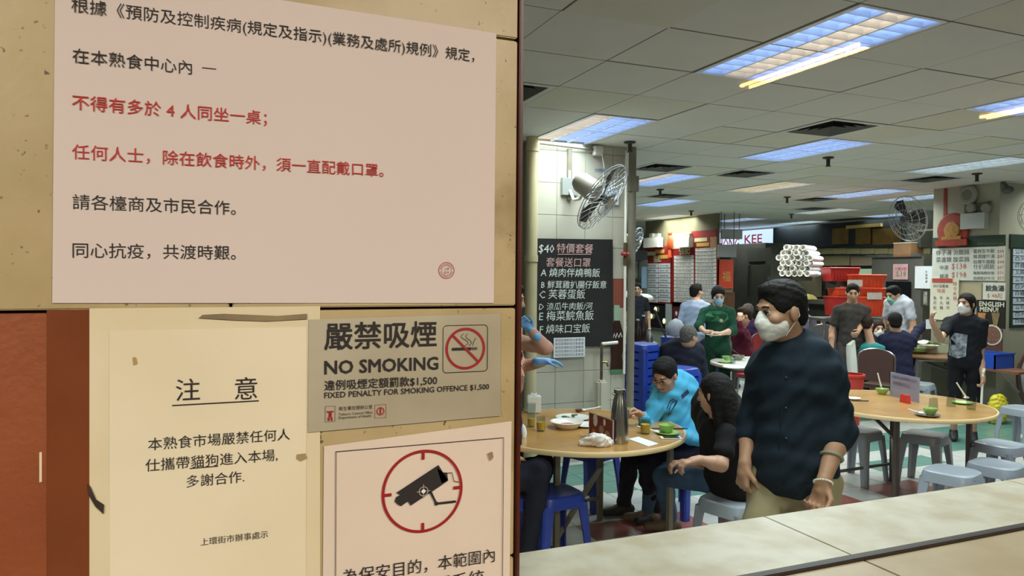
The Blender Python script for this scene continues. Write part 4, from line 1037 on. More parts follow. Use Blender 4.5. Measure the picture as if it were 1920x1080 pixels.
for xx, cc_ in ((1841, (196, 140, 84)), (1867, (140, 120, 84))):
    a = onX(xx - 8, 586, CX - .022); b = onX(xx + 8, 586, CX - .022); cdn = onX(xx, 611, CX - .022)
    q = MB(); q.prism([(-a[1], a[2]), (-b[1], a[2]), (-(b[1] * .7 + a[1] * .3), cdn[2]), (-(a[1] * .7 + b[1] * .3), cdn[2])], .003, (np.array([CX - .022, 0, 0]), -Y1, Z1, -X1)); W(q.build('drink_picture', mat('drink_%d' % xx, cc_, .4, var=.3, scale=30)), t)
t = place('food_poster', 'maroon poster with a round noodle bowl picture under the drinks poster', 'poster', onX(1862, 645, CX)); pX('poster', 1834, 1880, 616, 656, CX, .018, mat('poster_maroon', (92, 60, 54), .5), t)
c_ = onX(1860, 628, CX - .02); q = MB(); q.tube(c_, c_ - X1 * .004, .135, n=28); W(q.build('bowl_rim', mat('plate_white', (216, 210, 200), .4)), t); q = MB(); q.tube(c_ - X1 * .004, c_ - X1 * .008, .115, n=28); W(q.build('noodles', mat('noodle_brown', (128, 92, 76), .6, var=.4, scale=40)), t)
# ornament, clock, exit box
t = place('lunar_ornament', 'red and gold festive medallion on the column left of the exit box', 'decoration', onX(1789, 435, CX - .04)); c_ = onX(1789, 432, CX)
q = MB(); q.lathe([(0, 0), (.22, 0), (.24, .02), (.22, .04), (0, .045)], 28); q.move(Matrix.Translation(c_) @ Matrix.Rotation(-math.pi / 2, 4, 'Y')); W(q.build('disc', mat('orn_red', (165, 62, 42), .5, var=.3, scale=25), None, True), t)
q = MB(); q.lathe([(0, .045), (.12, .045), (.11, .06), (0, .065)], 24); q.move(Matrix.Translation(c_) @ Matrix.Rotation(-math.pi / 2, 4, 'Y')); W(q.build('gold_centre', mat('orn_gold', (186, 134, 70), .4, var=.3, scale=30), None, True), t)
pX('gold_ribbon', 1766, 1802, 443, 451, CX - .05, .01, mat('orn_gold', (186, 134, 70), .4), t); pX('red_base', 1756, 1815, 449, 461, CX - .03, .03, mat('orn_red', (165, 62, 42), .5), t)
t = place('red_banner', 'narrow red vertical strip on the column above the festive medallion', 'banner', onX(1773, 380, CX)); pX('strip', 1770, 1776, 353, 414, CX, .01, mat('banner_red', (150, 60, 50), .6), t)
t = place('speaker', 'round grey ceiling-height speaker on the green-banded column', 'speaker', onX(1819, 366, CX)); c_ = onX(1819, 366, CX)
q = MB(); q.lathe([(0, .05), (.05, .055), (.10, .07), (.13, .05), (.13, 0), (0, 0)], 24); q.move(Matrix.Translation(c_) @ Matrix.Rotation(-math.pi / 2, 4, 'Y')); W(q.build('body', mat('spk_grey', (158, 158, 146), .5), None, True), t)
q = MB(); q.lathe([(0, .06), (.07, .065), (.075, .058), (0, .055)], 20); q.move(Matrix.Translation(c_) @ Matrix.Rotation(-math.pi / 2, 4, 'Y')); W(q.build('cone', mat('spk_dark', (120, 118, 106), .7), None, True), t)
t = place('emergency_light', 'exit light box with twin round lamps on the green-banded column', 'emergency light', onX(1832, 415, CX)); pX('box', 1809, 1854, 400, 429, CX, .09, mat('box_pale', (196, 200, 196), .4), t); pX('back_plate', 1812, 1858, 381, 400, CX, .04, mat('plate_grey', (96, 98, 88), .6), t)
for xx in (1822, 1850):
    c_ = onX(xx, 390, CX - .05); q = MB(); q.lathe([(0, .05), (.055, .04), (.065, .0), (.03, -.05), (0, -.05)], 18); q.move(Matrix.Translation(c_) @ Matrix.Rotation(-math.pi / 2, 4, 'Y')); W(q.build('lamp_head', mat('lamp_head', (150, 152, 142), .3), None, True), t)
# front face (y = 6.38)
t = place('header_band', 'dark green header band at the right edge above the blue-white menu', 'sign band', onY(1905, 452, CYF)); a, b = onY(1892, 466, CYF), onY(1935, 441, CYF); W(MB().box((a[0], CYF - .02, a[2]), (b[0] + .5, CYF, b[2])).build('band', M_dg), t)
t = place('menu_board', 'blue-white menu board in a dark green frame at the right edge', 'menu board', onY(1905, 612, CYF)); a, b = onY(1892, 615, CYF), onY(1935, 466, CYF)
W(MB().box((a[0], CYF - .02, a[2]), (b[0] + .5, CYF, b[2])).build('frame', M_dg), t)
for k in range(11):
    y0_ = 468 + 13 * k; a, b = onY(1896, y0_ + 11, CYF), onY(1935, y0_, CYF); W(MB().box((a[0], CYF - .028, a[2]), (b[0] + .45, CYF - .02, b[2])).build('menu_strip', mat('strip_blue', (205, 220, 236), .4)), t)
    text('lettering', ['公司三文治', '西多士奶茶', '炸雞髀薯條', '叉燒炒蛋飯'][k % 4], (a[0] + .03, CYF - .029, a[2] + .02), X1, Z1, INB, width=.5, height=.075, parent=t, N=-Y1, res=1, off=.001)
t = place('security_camera', 'dark security camera high on the corner of the green-banded column', 'camera', onY(1890, 356, CYF - .1)); MB().ell((0, 0, 0), (.06, .07, .05), 14).build('dome', mat('cam_dark', (84, 88, 86), .4), t, True); MB().tube((0, 0, .03), (0, .08, .12), .02).build('mount', mat('cam_dark', (84, 88, 86), .4), t)
# shelf with blue box
a = onX(1838, 682, CX); b = onX(1884, 682, CX); zs_ = a[2]
t = place('wall_shelf', 'brown ledge shelf fixed along the lower green-banded column', 'shelf', (CX - .3, b[1], zs_)); W(MB().box((CX - .42, CYF - .55, zs_ - .03), (CX - .012, a[1] + .2, zs_)).build('board', mat('shelf_brown', (128, 84, 62), .5, var=.2, scale=10)), t)
for yy in (CYF - .3, CYF + .4): W(MB().tube((CX - .012, yy, zs_ - .3), (CX - .35, yy, zs_ - .03), .012).build('bracket', M_st), t)
t = place('plastic_crate', 'bright blue plastic box on the brown ledge shelf', 'crate', (CX - .22, CYF + .02, zs_))
q = MB(); q.box((-.17, -.26, 0), (.17, .26, .012)); 
for a_, b_ in (((-.18, -.27, 0), (-.165, .27, .19)), ((.165, -.27, 0), (.18, .27, .19)), ((-.18, -.27, 0), (.18, -.255, .19)), ((-.18, .255, 0), (.18, .27, .19))): q.box(a_, b_)
q.build('shell', mat('crate_blue', (38, 78, 180), .4), t); MB().box((-.19, -.28, .175), (.19, -.25, .195)).build('rim', mat('crate_blue', (38, 78, 180), .4), t)
t = place('folding_tabletop', 'round grey tabletop with brown rim leaning on edge at far right', 'table top', onY(1935, 800, 6.1)); c_ = onY(1947, 712, 6.12)
q = MB(); q.tube((0, -.012, 0), (0, .012, 0), .42, n=40); q.move(Matrix.Translation(c_) @ Matrix.Rotation(-.10, 4, 'X')); W(q.build('edge', mat('rim_brown', (96, 70, 62), .4), None, True), t)
q = MB(); q.tube((0, -.016, 0), (0, -.006, 0), .36, n=40); q.move(Matrix.Translation(c_) @ Matrix.Rotation(-.10, 4, 'X')); W(q.build('top', mat('top_grey', (170, 176, 180), .4), None, True), t)

# ================================================================ red menu booth in mid hall
BX = 9.3
booth = setp(MB().box((BX, 11.9, .0), (BX + .06, 14.5, CE + .02)).box((BX, 11.9, 0), (BX + .40, 14.5, float(onY(1350, 486, 11.9)[2]))).build('column_3', mat('booth_wall', (120, 116, 92), .7, var=.2, scale=3)), kind='structure')
M_rb = mat('booth_red', (150, 34, 36), .5, var=.15, scale=5); CREAM = mat('booth_cream', (210, 198, 160), .6); GOLD = mat('booth_gold', (206, 160, 84), .5); WHT = mat('booth_white', (226, 224, 220), .5)
t = place('menu_board', 'left red menu panel of the booth with two columns of white strips', 'menu board', onX(1237, 568, BX)); pX('panel', 1211, 1260, 462, 569, BX, .03, M_rb, t)
Xp = BX - .032
tX('強記', 1225, 1240, 492, Xp, CREAM, t, bold=.03)
for (x0, y0, m) in ((1212, 472, CREAM), (1229, 468, GOLD), (1236, 478, GOLD)): pX('price_tag', x0, x0 + 17, y0, y0 + 7, Xp, .004, m, t)
for c0 in (1212, 1235):
    for k in range(8):
        y0_ = 494 + k * 9.2; pX('menu_strip', c0, c0 + 22, y0_, y0_ + 8, Xp, .004, mat('strip_white', (214, 222, 230), .5), t); tX(['魚柳飯', '豬扒飯', '雞翼麵', '火腿通粉'][k % 4], c0 + 2, c0 + 18, y0_ + 6, Xp - .005, INL, t, hpx=3.6)
t = place('menu_board', 'right red menu panel of the booth with tall columns of white strips', 'menu board', onX(1304, 568, BX)); pX('panel', 1261, 1345, 466, 569, BX - .02, .03, M_rb, t); pX('panel_top', 1298, 1345, 432, 466, BX - .02, .03, M_rb, t)
Xp = BX - .052
tX('強記', 1273, 1294, 478, Xp, CREAM, t, bold=.03)
for c0, c1, y0_, n_ in ((1264, 1301, 479, 13), (1304, 1343, 465, 15)):
    for k in range(n_):
        yy = y0_ + k * (568 - y0_) / n_; hh = (568 - y0_) / n_ - 1; pX('menu_strip', c0, c1, yy, yy + hh, Xp, .004, mat('strip_cream', (228, 226, 222), .5), t); tX(['時菜牛肉炒飯', '揚州炒飯套餐', '咖喱豬扒飯', '乾炒牛河粉', '沙爹牛肉麵'][(k + (c0 > 1300)) % 5], c0 + 3, c1 - 5, yy + hh - 1.6, Xp - .005, INL, t, hpx=3.6)
for (x0, y0, m, w_) in ((1302, 446, CREAM, 24), (1306, 455, GOLD, 24)): pX('price_tag', x0, x0 + w_, y0, y0 + 7, Xp, .004, m, t)
pX('dish_picture', 1332, 1344, 444, 464, Xp, .004, mat('dish_tan', (200, 150, 110), .6, var=.3, scale=20), t)
t = place('upper_panel', 'cream panel of the booth above the red menus, behind the orange ornament', 'panel', onX(1285, 460, BX)); pX('panel', 1262, 1300, 437, 466, BX, .02, CREAM, t)
t = place('festive_bag', 'orange-red festive hanging ornament on the booth between white boxes', 'decoration', onX(1256, 455, BX - .1)); c_ = onX(1256, 455, BX - .1)
q = MB(); q.ell((0, 0, 0), (.05, .10, .18), 14); q.ell((0, 0, .2), (.04, .06, .06), 10); q.tube((0, 0, -.15), (0, 0, -.32), .03, .05); q.move(Matrix.Translation(c_)); setp(W(q.build('body', mat('orn_orange', (200, 76, 36), .5), None, True), t), kind=None)
for xx, yy, lab in ((1230, 455, 'white electric box on the booth left of the orange ornament'), (1289, 455, 'white electric box on the booth right of the orange ornament')):
    t = place('electric_box', lab, 'electric box', onX(xx, yy, BX - .1)); pX('box', xx - 14, xx + 13, yy - 9, yy + 9, BX - .03, .14, WHT, t)
    for k in (-7, 4): pX('lamp_head', xx + k, xx + k + 6, yy - 17, yy - 10, BX - .05, .08, mat('lamp_head', (150, 152, 142), .3), t)
t = place('serving_hatch', 'dark glass serving hatch with lamps under the left red menu panel', 'hatch', onX(1237, 612, BX)); pX('opening', 1213, 1250, 572, 614, BX, .03, mat('hatch_dark', (34, 36, 42), .15), t); pX('frame_post', 1251, 1260, 570, 640, BX, .05, mat('hatch_post', (176, 184, 184), .4), t)
for xx, yy in ((1229, 580), (1221, 593), (1245, 602)): c_ = onX(xx, yy, BX - .06); q = MB(); q.ell(c_, (.03, .04, .06), 10); W(q.build('hatch_lamp', emis('hatch_lamp', (235, 225, 180), 1.2)), t)
t = place('booth_counter', 'pale counter front below the dark serving hatch', 'counter', onX(1237, 690, BX)); pX('counter', 1205, 1262, 618, 712, BX, .12, mat('counter_pale', (186, 188, 168), .4, var=.06, scale=3), t); pX('counter_top', 1203, 1264, 615, 619, BX, .18, M_st, t)
t = place('cola_poster', 'dark red drink posters under the right menu panel', 'poster', onX(1275, 605, BX)); pX('poster', 1263, 1282, 575, 640, BX, .02, mat('poster_cola', (120, 44, 46), .5, var=.2, scale=20), t); c_ = onX(1268, 588, BX - .03); q = MB(); q.ell(c_, (.01, .04, .05), 12); W(q.build('poster_spot', WHT), t)
pX('lower_board', 1283, 1344, 572, 700, BX, .02, mat('lower_cream', (190, 182, 150), .6, var=.1, scale=5), t)
a, b = onY(1347, 541, 11.9), onY(1374, 488, 11.9); t = place('fortune_poster', 'orange-red festive paper poster with a gold figure on the booth end', 'poster', (b[0], 11.88, a[2])); W(MB().box((a[0], 11.88, a[2]), (b[0], 11.9, b[2])).build('paper', mat('paper_orangered', (204, 66, 40), .6, var=.1, scale=10)), t)
c_ = (a + b) / 2; text('lettering', '福', (c_[0] - .1, 11.878, c_[2] - .14), X1, Z1, GOLD, width=.2, parent=t, N=-Y1)
a, b = onY(1347, 620, 11.9), onY(1376, 548, 11.9); t = place('wood_panel', 'brown timber panel under the orange-red poster', 'panel', (b[0], 11.88, a[2])); W(MB().box((a[0], 11.87, a[2]), (b[0], 11.9, b[2])).build('board', mat('timber_brown', (96, 62, 40), .5, var=.2, scale=10)), t)
for (x0, x1, y0, y1, D, lab) in ((1352, 1392, 430, 448, 14.6, 'upper grey hanging sign plate in front of the lit shop sign'), (1346, 1381, 459, 482, 14.2, 'lower grey hanging sign plate beside the lit shop sign')):
    a, b = atD(x0, y1, D), atD(x1, y0, D); t = place('hanging_plate', lab, 'sign', (a + b) / 2 - Z1 * (b[2] - a[2]) / 2)
    d_ = nrm([rt[0], rt[1], 0]); wd = np.dot(b - a, d_); hh = b[2] - a[2]
    q = MB(); q.prism([(0, 0), (wd, 0), (wd, hh), (0, hh)], .05, (a, d_, Z1, nrm([fw[0], fw[1], 0]))); W(q.build('plate', mat('plate_lgrey', (172, 172, 174), .5)), t)
    for f_ in (.15, .85): q = MB(); q.tube(a + d_ * wd * f_ + Z1 * hh, np.array([*(a + d_ * wd * f_)[:2], CE]), .006, n=6); W(q.build('rod', M_blk), t)
# lit sign over the far stall
KX = 13.0
t = place('shop_sign', 'glowing white lightbox sign with red HONG KEE letters', 'sign', onX(1420, 480, KX)); 
pX('lightbox', 1346, 1480, 433, 478, KX, .25, emis('sign_glow', (205, 222, 255), 1.15), t)
RL = mat('letter_red', (214, 70, 90), .5, emit=(214, 60, 84), estr=.25)
tX('HONG', 1347, 1386, 468, KX - .256, RL, t, hpx=20, bold=.01); tX('KEE', 1396, 1429, 457, KX - .256, RL, t, hpx=16, bold=.01)
t = place('shop_sign', 'small white lit sign panel below the red letters', 'sign', onX(1390, 500, KX - .1)); pX('lightbox', 1381, 1400, 472, 492, KX - .26, .1, emis('sign_glow2', (225, 245, 250), 1.3), t)
t = place('magenta_letter', 'magenta vertical neon character right of the small white lit sign', 'sign', onX(1404, 495, KX - .4)); tX('記', 1400, 1408, 484, KX - .4, emis('neon_magenta', (220, 110, 190), .9), t, hpx=18, bold=.02)

# ================================================================ far kitchen stalls along the plane x = 13
t = place('kitchen_stall', 'dark far kitchen stall with amber cupboards above a cream tile strip', 'kitchen stall', onX(1600, 700, KX))
pX('hood', 1480, 1760, 418, 462, KX, .5, mat('hood_dark', (34, 44, 54), .5, var=.3, scale=3), t)
for x0, x1 in ((1562, 1592), (1606, 1634), (1638, 1690)): pX('cupboard_door', x0, x1, 428, 458, KX - .5, .03, mat('cupboard_amber', (128, 98, 48), .5, var=.25, scale=6), t)
pX('beam', 1590, 1655, 421, 427, KX - .5, .06, mat('beam_yellow', (186, 160, 100), .5), t)
for k in range(9): pX('strip_tile', 1512 + k * 26, 1537 + k * 26, 466, 476, KX - .3, .03, mat('strip_tile', (206, 192, 146), .4, var=.06, scale=6), t)
for k, (x0, x1) in enumerate(((1536, 1594), (1597, 1664), (1500, 1530))): pX('splash_panel', x0, x1, 480, 498, KX - .1, .03, mat('splash_cream', (200, 184, 146), .5, var=.06, scale=4) if k != 1 else mat('splash_pink', (196, 172, 150), .5), t)
pX('back_recess', 1400, 1760, 498, 562, KX + .6, .05, M_dk, t)
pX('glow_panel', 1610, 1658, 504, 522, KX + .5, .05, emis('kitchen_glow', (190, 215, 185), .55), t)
pX('cream_pier', 1508, 1541, 500, 556, KX, .2, mat('pier_cream', (178, 168, 140), .5, var=.1, scale=5), t)
pX('counter', 1400, 1660, 560, 568, KX - .3, .5, mat('counter_steel', (104, 104, 100), .35, var=.2, scale=5), t); pX('counter_front', 1400, 1760, 568, 900, KX - .3, .4, mat('front_dark', (58, 58, 52), .6, var=.3, scale=6), t)
for xx in (1546, 1556, 1566): pX('steel_post', xx, xx + 3, 500, 556, KX + .1, .05, M_st, t)
pX('wall_above', 1340, 1480, 478, 700, KX + .9, .1, mat('recess_grey', (84, 88, 90), .6, var=.3, scale=3), t)
t = place('steel_cabinet', 'tall dull grey steel cabinet left of the cup bundle', 'cabinet', onX(1432, 640, 11.6)); pX('body', 1400, 1466, 458, 900, 11.6, .5, mat('cabinet_grey', (96, 96, 92), .45, metal=.3, var=.2, scale=3), t)
pX('door', 1408, 1447, 496, 590, 11.08, .03, mat('cabinet_door', (88, 90, 84), .4, metal=.3, var=.15, scale=4), t); pX('upper_door', 1404, 1447, 465, 490, 11.08, .03, mat('cabinet_door', (88, 90, 84), .4), t); pX('hinge_post', 1404, 1407, 498, 556, 11.06, .03, M_blk, t)
t = place('wall_phone', 'white wall unit with a looped cable left of the grey cabinet', 'wall unit', onX(1388, 510, 12.4)); pX('unit', 1376, 1400, 478, 500, 12.4, .08, WHT, t); q = MB(); q.path([onX(x_, y_, 12.3) for x_, y_ in ((1386, 498), (1386, 508), (1391, 512), (1397, 507))], .02, 6); W(q.build('cable', WHT), t); q = MB(); q.ell(onX(1387, 491, 12.28), (.05, .08, .07), 10); W(q.build('brown_spot', mat('spot_brown', (120, 84, 70), .6)), t)
t = place('red_tray', 'red plastic tray on the far counter left of the grey cabinet', 'tray', onX(1391, 553, 12.2)); pX('tray', 1383, 1401, 546, 553, 12.3, .4, mat('tray_red', (196, 50, 48), .5), t); pX('rim', 1382, 1402, 545, 547, 12.32, .43, mat('tray_red', (196, 50, 48), .5), t)
t = place('yellow_dish', 'yellow dome-shaped dish on the far counter behind the standing man', 'dish', onX(1514, 558, 12.2)); q = MB(); q.lathe([(0, .12), (.10, .10), (.18, .04), (.2, 0), (0, 0)], 20); q.move(Matrix.Translation(onX(1515, 561, 12.3))); W(q.build('dome', mat('dish_yellow', (214, 196, 110), .4), None, True), t)
# bundle of foam cups on a bracket shelf
D0 = 11.0
sp = atD(1493, 519, D0); t = place('wall_rack', 'dark bracket shelf carrying the bundle of foam cups', 'rack', sp); d_ = nrm([rt[0], rt[1], 0]); df = nrm([fw[0], fw[1], 0])
q = MB(); q.prism([(-.24, 0), (.24, 0), (.24, .06), (-.24, .06)], .55, (sp - Z1 * .06, d_, Z1, df)); W(q.build('board', M_blk), t)
cupm = mat('foam_white', (232, 232, 230), .6); k_ = 0
axis = nrm(df * .8 + d_ * .62); right = nrm(np.cross(axis, Z1)); 
proto = None
def cupstack(m4):
    t = thing('foam_cup_sleeve', (0, 0, 0), 'x', 'cups', 'foam cup sleeves on the rack')
    q = MB(); q.lathe([(.030, .08), (.031, .01), (.043, .0), (.045, .004), (.044, .02), (.043, .55), (.036, .62), (0, .62)], 16); q.lathe([(0, .07), (.030, .08)], 16)
    q.move(m4); q.build('cups', cupm, t, True); return t
m4 = Vector(axis).to_track_quat('Z', 'Y').to_matrix().to_4x4()
rows = [(0, 5, -.21), (1, 6, -.25), (2, 6, -.22), (3, 6, -.26), (4, 5, -.20), (5, 4, -.18)]
labs = {0: 'foam cup sleeve in the bottom layer of the bundle', 1: 'foam cup sleeve in the second layer of the bundle', 2: 'foam cup sleeve in the third layer of the bundle', 3: 'foam cup sleeve in the fourth layer of the bundle', 4: 'foam cup sleeve in the fifth layer of the bundle', 5: 'foam cup sleeve at the very top of the bundle'}
for r_, n_, x0 in rows:
    for k in range(n_):
        p = sp + Z1 * (.045 + r_ * .078) + d_ * (x0 + .088 * k + random.uniform(-.012, .012)) + df * random.uniform(-.05, .05) + Z1 * random.uniform(0, .008)
        if proto is None: proto = o_ = cupstack(m4); freeze(proto); o_.location = p
        else: o_ = copy_tree(proto); o_.location = p
        o_['label'] = labs[r_] + ', ' + ['leftmost', 'second from left', 'third from left', 'fourth from left', 'fifth from left', 'sixth from left'][k]
# orange baskets on a counter
D1 = 10.8
cp = atD(1612, 598, D1); t = place('trolley', 'dark steel trolley holding the stacked orange baskets', 'trolley', (cp[0], cp[1], 0))
q = MB(); q.prism([(-.55, 0), (.6, 0), (.6, .04), (-.55, .04)], .6, (np.array([cp[0], cp[1], cp[2] - .04]), d_, Z1, df)); W(q.build('top', M_st), t)
for f_, g_ in ((-.5, .05), (.55, .05), (-.5, .55), (.55, .55)): q = MB(); q.tube(np.array([cp[0], cp[1], 0]) + d_ * f_ + df * g_, np.array([cp[0], cp[1], cp[2] - .04]) + d_ * f_ + df * g_, .02); W(q.build('leg', M_st), t)
def basket(m, lab, loc, w_=.5, dd=.36, hh=.2):
    t = thing('plastic_basket', loc, lab, 'basket', 'stacked orange and red baskets'); q = MB()
    A = math.atan2(d_[1], d_[0]); 
    o = [(-w_ / 2 * .85, -dd / 2 * .85), (w_ / 2 * .85, -dd / 2 * .85), (w_ / 2 * .85, dd / 2 * .85), (-w_ / 2 * .85, dd / 2 * .85)]; u = [(a / .85, b / .85) for a, b in o]
    V = [[q.bm.verts.new((a * f_, b * f_, z_)) for a, b in P] for P, z_, f_ in ((o, 0, 1), (u, hh, 1), (u, hh, .96), (o, .012, .96))]
    for A_, B_ in zip(V, V[1:]):
        for i in range(4): q.bm.faces.new((A_[i], A_[(i + 1) % 4], B_[(i + 1) % 4], B_[i]))
    q.bm.faces.new(V[0][::-1]); q.bm.faces.new(V[3]); q.move(Matrix.Rotation(A, 4, 'Z')); q.build('body', m, t)
    q = MB(); 
    for (a, b), (c, e) in zip(u, u[1:] + u[:1]): q.tube((a, b, hh), (c, e, hh), .012, n=6)
    q.move(Matrix.Rotation(A, 4, 'Z')); q.build('rim', m, t)
    q = MB()
    for k in range(9):
        x_ = -w_ / 2 * .8 + w_ * .8 * k / 8; q.box((x_ - .006, -dd / 2 * .93 - .008, .03), (x_ + .006, -dd / 2 * .93 + .004, hh - .03))
    q.move(Matrix.Rotation(A, 4, 'Z')); q.build('rib', m, t); return t
BO = mat('basket_orange', (226, 78, 42), .4, var=.1, scale=10); BR = mat('basket_red', (186, 44, 42), .4, var=.1, scale=10)
def bz(y): return 1.785 - (y - 523.5) * D1 / FOC
for x_, yb, yt, m, w_, lab in ((1632, 597, 562, BO, .50, 'bottom orange basket on the trolley, right column'), (1636, 562, 545, BO, .46, 'second orange basket from the bottom in the right column'), (1628, 545, 520, BO, .58, 'top orange basket in the right column with a paper front'), (1586, 562, 545, BO, .22, 'small orange box left of the second basket'), (1586, 597, 562, BR, .34, 'lower red basket hidden partly behind the grey shirt'), (1587, 532, 507, BR, .44, 'top red basket standing higher in the left column')):
    p = atD(x_, yb, D1) + df * .22; basket(m, lab, (p[0], p[1], bz(yb)), w_=w_, dd=.36, hh=bz(yt) - bz(yb))
    if yb == 532: q_ = place('basket_support', 'dark box under the top red basket', 'box', (p[0], p[1], bz(545))); MB().box((-.16, -.12, 0), (.16, .12, bz(532) - bz(545))).build('box', M_blk, q_); MB().box((-.13, -.13, .01), (.13, -.12, .03)).build('latch', M_st, q_)
for x_, y_, lab in ((1603, 531, 'white label card clipped to the top orange basket'), (1640, 555, 'white label card clipped to the second orange basket')):
    p = atD(x_, y_, D1 - .02); t = place('label_card', lab, 'card', p); q = MB(); q.prism([(-.11, -.05), (.11, -.05), (.11, .05), (-.11, .05)], .004, (np.zeros(3), d_, Z1, df)); q.build('card', mat('card_pale', (206, 196, 190), .6, var=.1, scale=30), t)
# steel cabinet and clutter beside the green-banded column
SX_ = 10.6
t = place('steel_cabinet', 'grey steel kiosk cabinet between the baskets and the green-banded column', 'cabinet', onX(1712, 700, SX_)); pX('body', 1664, 1762, 482, 900, SX_, .4, mat('kiosk_grey', (98, 96, 88), .5, metal=.2, var=.15, scale=3), t); pX('ledge', 1660, 1764, 478, 483, SX_ + .02, .46, M_st, t)
Xk = SX_ - .41
pX('monitor', 1664, 1708, 528, 560, Xk, .04, mat('screen_black', (20, 20, 24), .2), t)
t = place('pink_note', 'pink and green paper note on the grey kiosk cabinet', 'note', onX(1689, 524, Xk)); pX('note', 1675, 1703, 495, 524, Xk, .008, mat('note_pink', (206, 160, 158), .7, var=.15, scale=10), t); tX('外賣自取', 1678, 1700, 507, Xk - .01, mat('note_ink', (170, 90, 110), .7), t); tX('$38', 1680, 1699, 520, Xk - .01, mat('note_green', (110, 130, 90), .7), t)
t = place('paper_sheet', 'tall white sheet with a line of script beside the pink note', 'paper', onX(1732, 541, Xk)); pX('sheet', 1716, 1748, 499, 541, Xk, .008, PW, t)
for j, ch in enumerate('多謝惠顧'): tX(ch, 1735, 1739, 512 + 6 * j, Xk - .01, INB, t)
t = place('price_strip', 'narrow dark price strip with white characters under the white sheet', 'sign', onX(1730, 574, Xk)); pX('strip', 1727, 1744, 545, 574, Xk, .008, mat('strip_dark', (52, 54, 50), .5), t)
for j, ch in enumerate('凍飲熱'): tX(ch, 1731, 1739, 555 + 8 * j, Xk - .01, CHM, t)
p = onX(1703, 482, SX_ - .3); t = place('carton', 'brown carton on the grey kiosk cabinet below the silver fan', 'carton', p); MB().box((-.14, -.16, 0), (.14, .16, .22), .004).build('box', mat('carton_brown', (150, 112, 76), .7, var=.15, scale=6), t); MB().box((-.145, -.165, .215), (.145, .165, .23)).build('flap', mat('carton_pale', (206, 196, 172), .7), t)
p = onX(1738, 462, SX_ - .1); t = place('dark_cabinet', 'tall dark hanging rack between the silver fan and the column', 'rack', p); pX('body', 1722, 1752, 396, 465, SX_, .3, mat('rack_dark', (58, 60, 54), .6, var=.3, scale=8), t); pX('shelf_edge', 1722, 1752, 430, 433, SX_ - .3, .02, M_pgrey, t)
# kitchen corner seen between standpipe and booth
t = place('kitchen_unit', 'dark far kitchen unit seen between the standpipe and the red booth', 'kitchen unit', atD(1195, 640, 15)); 
def pF(name, x0, x1, yt, yb, D, th, m, par):
    a, b = atD(x0, yb, D), atD(x1, yt, D); wd = np.dot(b - a, d_); q = MB(); q.prism([(0, 0), (wd, 0), (wd, b[2] - a[2]), (0, b[2] - a[2])], th, (a, d_, Z1, df)); return W(q.build(name, m), par)
pF('hood', 1170, 1214, 470, 487, 14.8, .6, M_dk, t); pF('back_panel', 1160, 1214, 487, 684, 15.4, .1, mat('unit_grey', (104, 108, 104), .6, var=.3, scale=4), t); pF('blue_panel', 1203, 1213, 500, 540, 15.0, .05, mat('panel_blue', (140, 170, 200), .5), t)
for xx in (1196, 1180): pF('post', xx, xx + 2, 487, 560, 15.2, .05, M_blk, t)
pF('shelf', 1176, 1213, 524, 526, 15.1, .3, M_blk, t); pF('cupboard_door', 1182, 1198, 489, 522, 15.3, .05, mat('unit_pale', (150, 152, 140), .5), t); pF('low_cupboard', 1182, 1198, 528, 540, 15.3, .05, mat('unit_pale', (150, 152, 140), .5), t)
t = place('white_sheet_bundle', 'white draped bundle behind the bald cook', 'cloth', atD(1192, 560, 14.4)); c_ = atD(1192, 556, 14.4); q = MB(); q.ell(c_ - d_ * .1, (.28, .2, .12), 16); q.ell(c_ + d_ * .15 - Z1 * .03, (.2, .2, .09), 14); q.ell(c_ + Z1 * .1, (.12, .15, .06), 12); W(q.build('folds', WHT, None, True), t)
t = place('side_table', 'steel side table with jars beside the blue stool stack', 'table', gnd(1197, 9.4)); zt = 1.785 - (646 - 519) * 9.4 / FOC
q = MB(); q.prism([(-.22, 0), (.25, 0), (.25, .03), (-.22, .03)], .6, (np.array([0, 0, zt - .03]), d_, Z1, df)); q.build('top', M_st, t)
for f_, g_ in ((-.2, .05), (.23, .05), (-.2, .55), (.23, .55)): MB().tube(d_ * f_ + df * g_, d_ * f_ + df * g_ + Z1 * (zt - .03), .015).build('leg', M_st, t)
p0 = np.array(gnd(1197, 9.4)) * [1, 1, 0] + Z1 * zt
for dx, dy, h_, m, lab, nm in ((-.16, .1, .26, M_st, 'tall steel canister left on the side table', 'canister'), (.0, .12, .30, mat('bottle_dark', (40, 26, 26), .2), 'dark cola bottle in the middle of the side table', 'bottle'), (.15, .1, .18, M_st, 'short steel canister right on the side table', 'canister'), (-.05, .35, .35, mat('bottle_blue', (60, 80, 120), .3), 'blue-capped tall jar at the back of the side table', 'jar'), (.12, .38, .34, mat('bottle_dark', (40, 26, 26), .2), 'dark cola bottle at the back of the side table', 'bottle')):
    t = thing(nm, p0 + d_ * dx + df * dy, lab, nm); MB().lathe([(0, 0), (.045, 0), (.048, h_ * .1), (.045, h_ * .6), (.02, h_ * .8), (.018, h_ * .95), (0, h_ * .95)], 14).build('body', m, t, True); MB().tube((0, 0, h_ * .95), (0, 0, h_), .021, n=10).build('cap', mat('cap_pale', (190, 196, 200), .4), t, True)

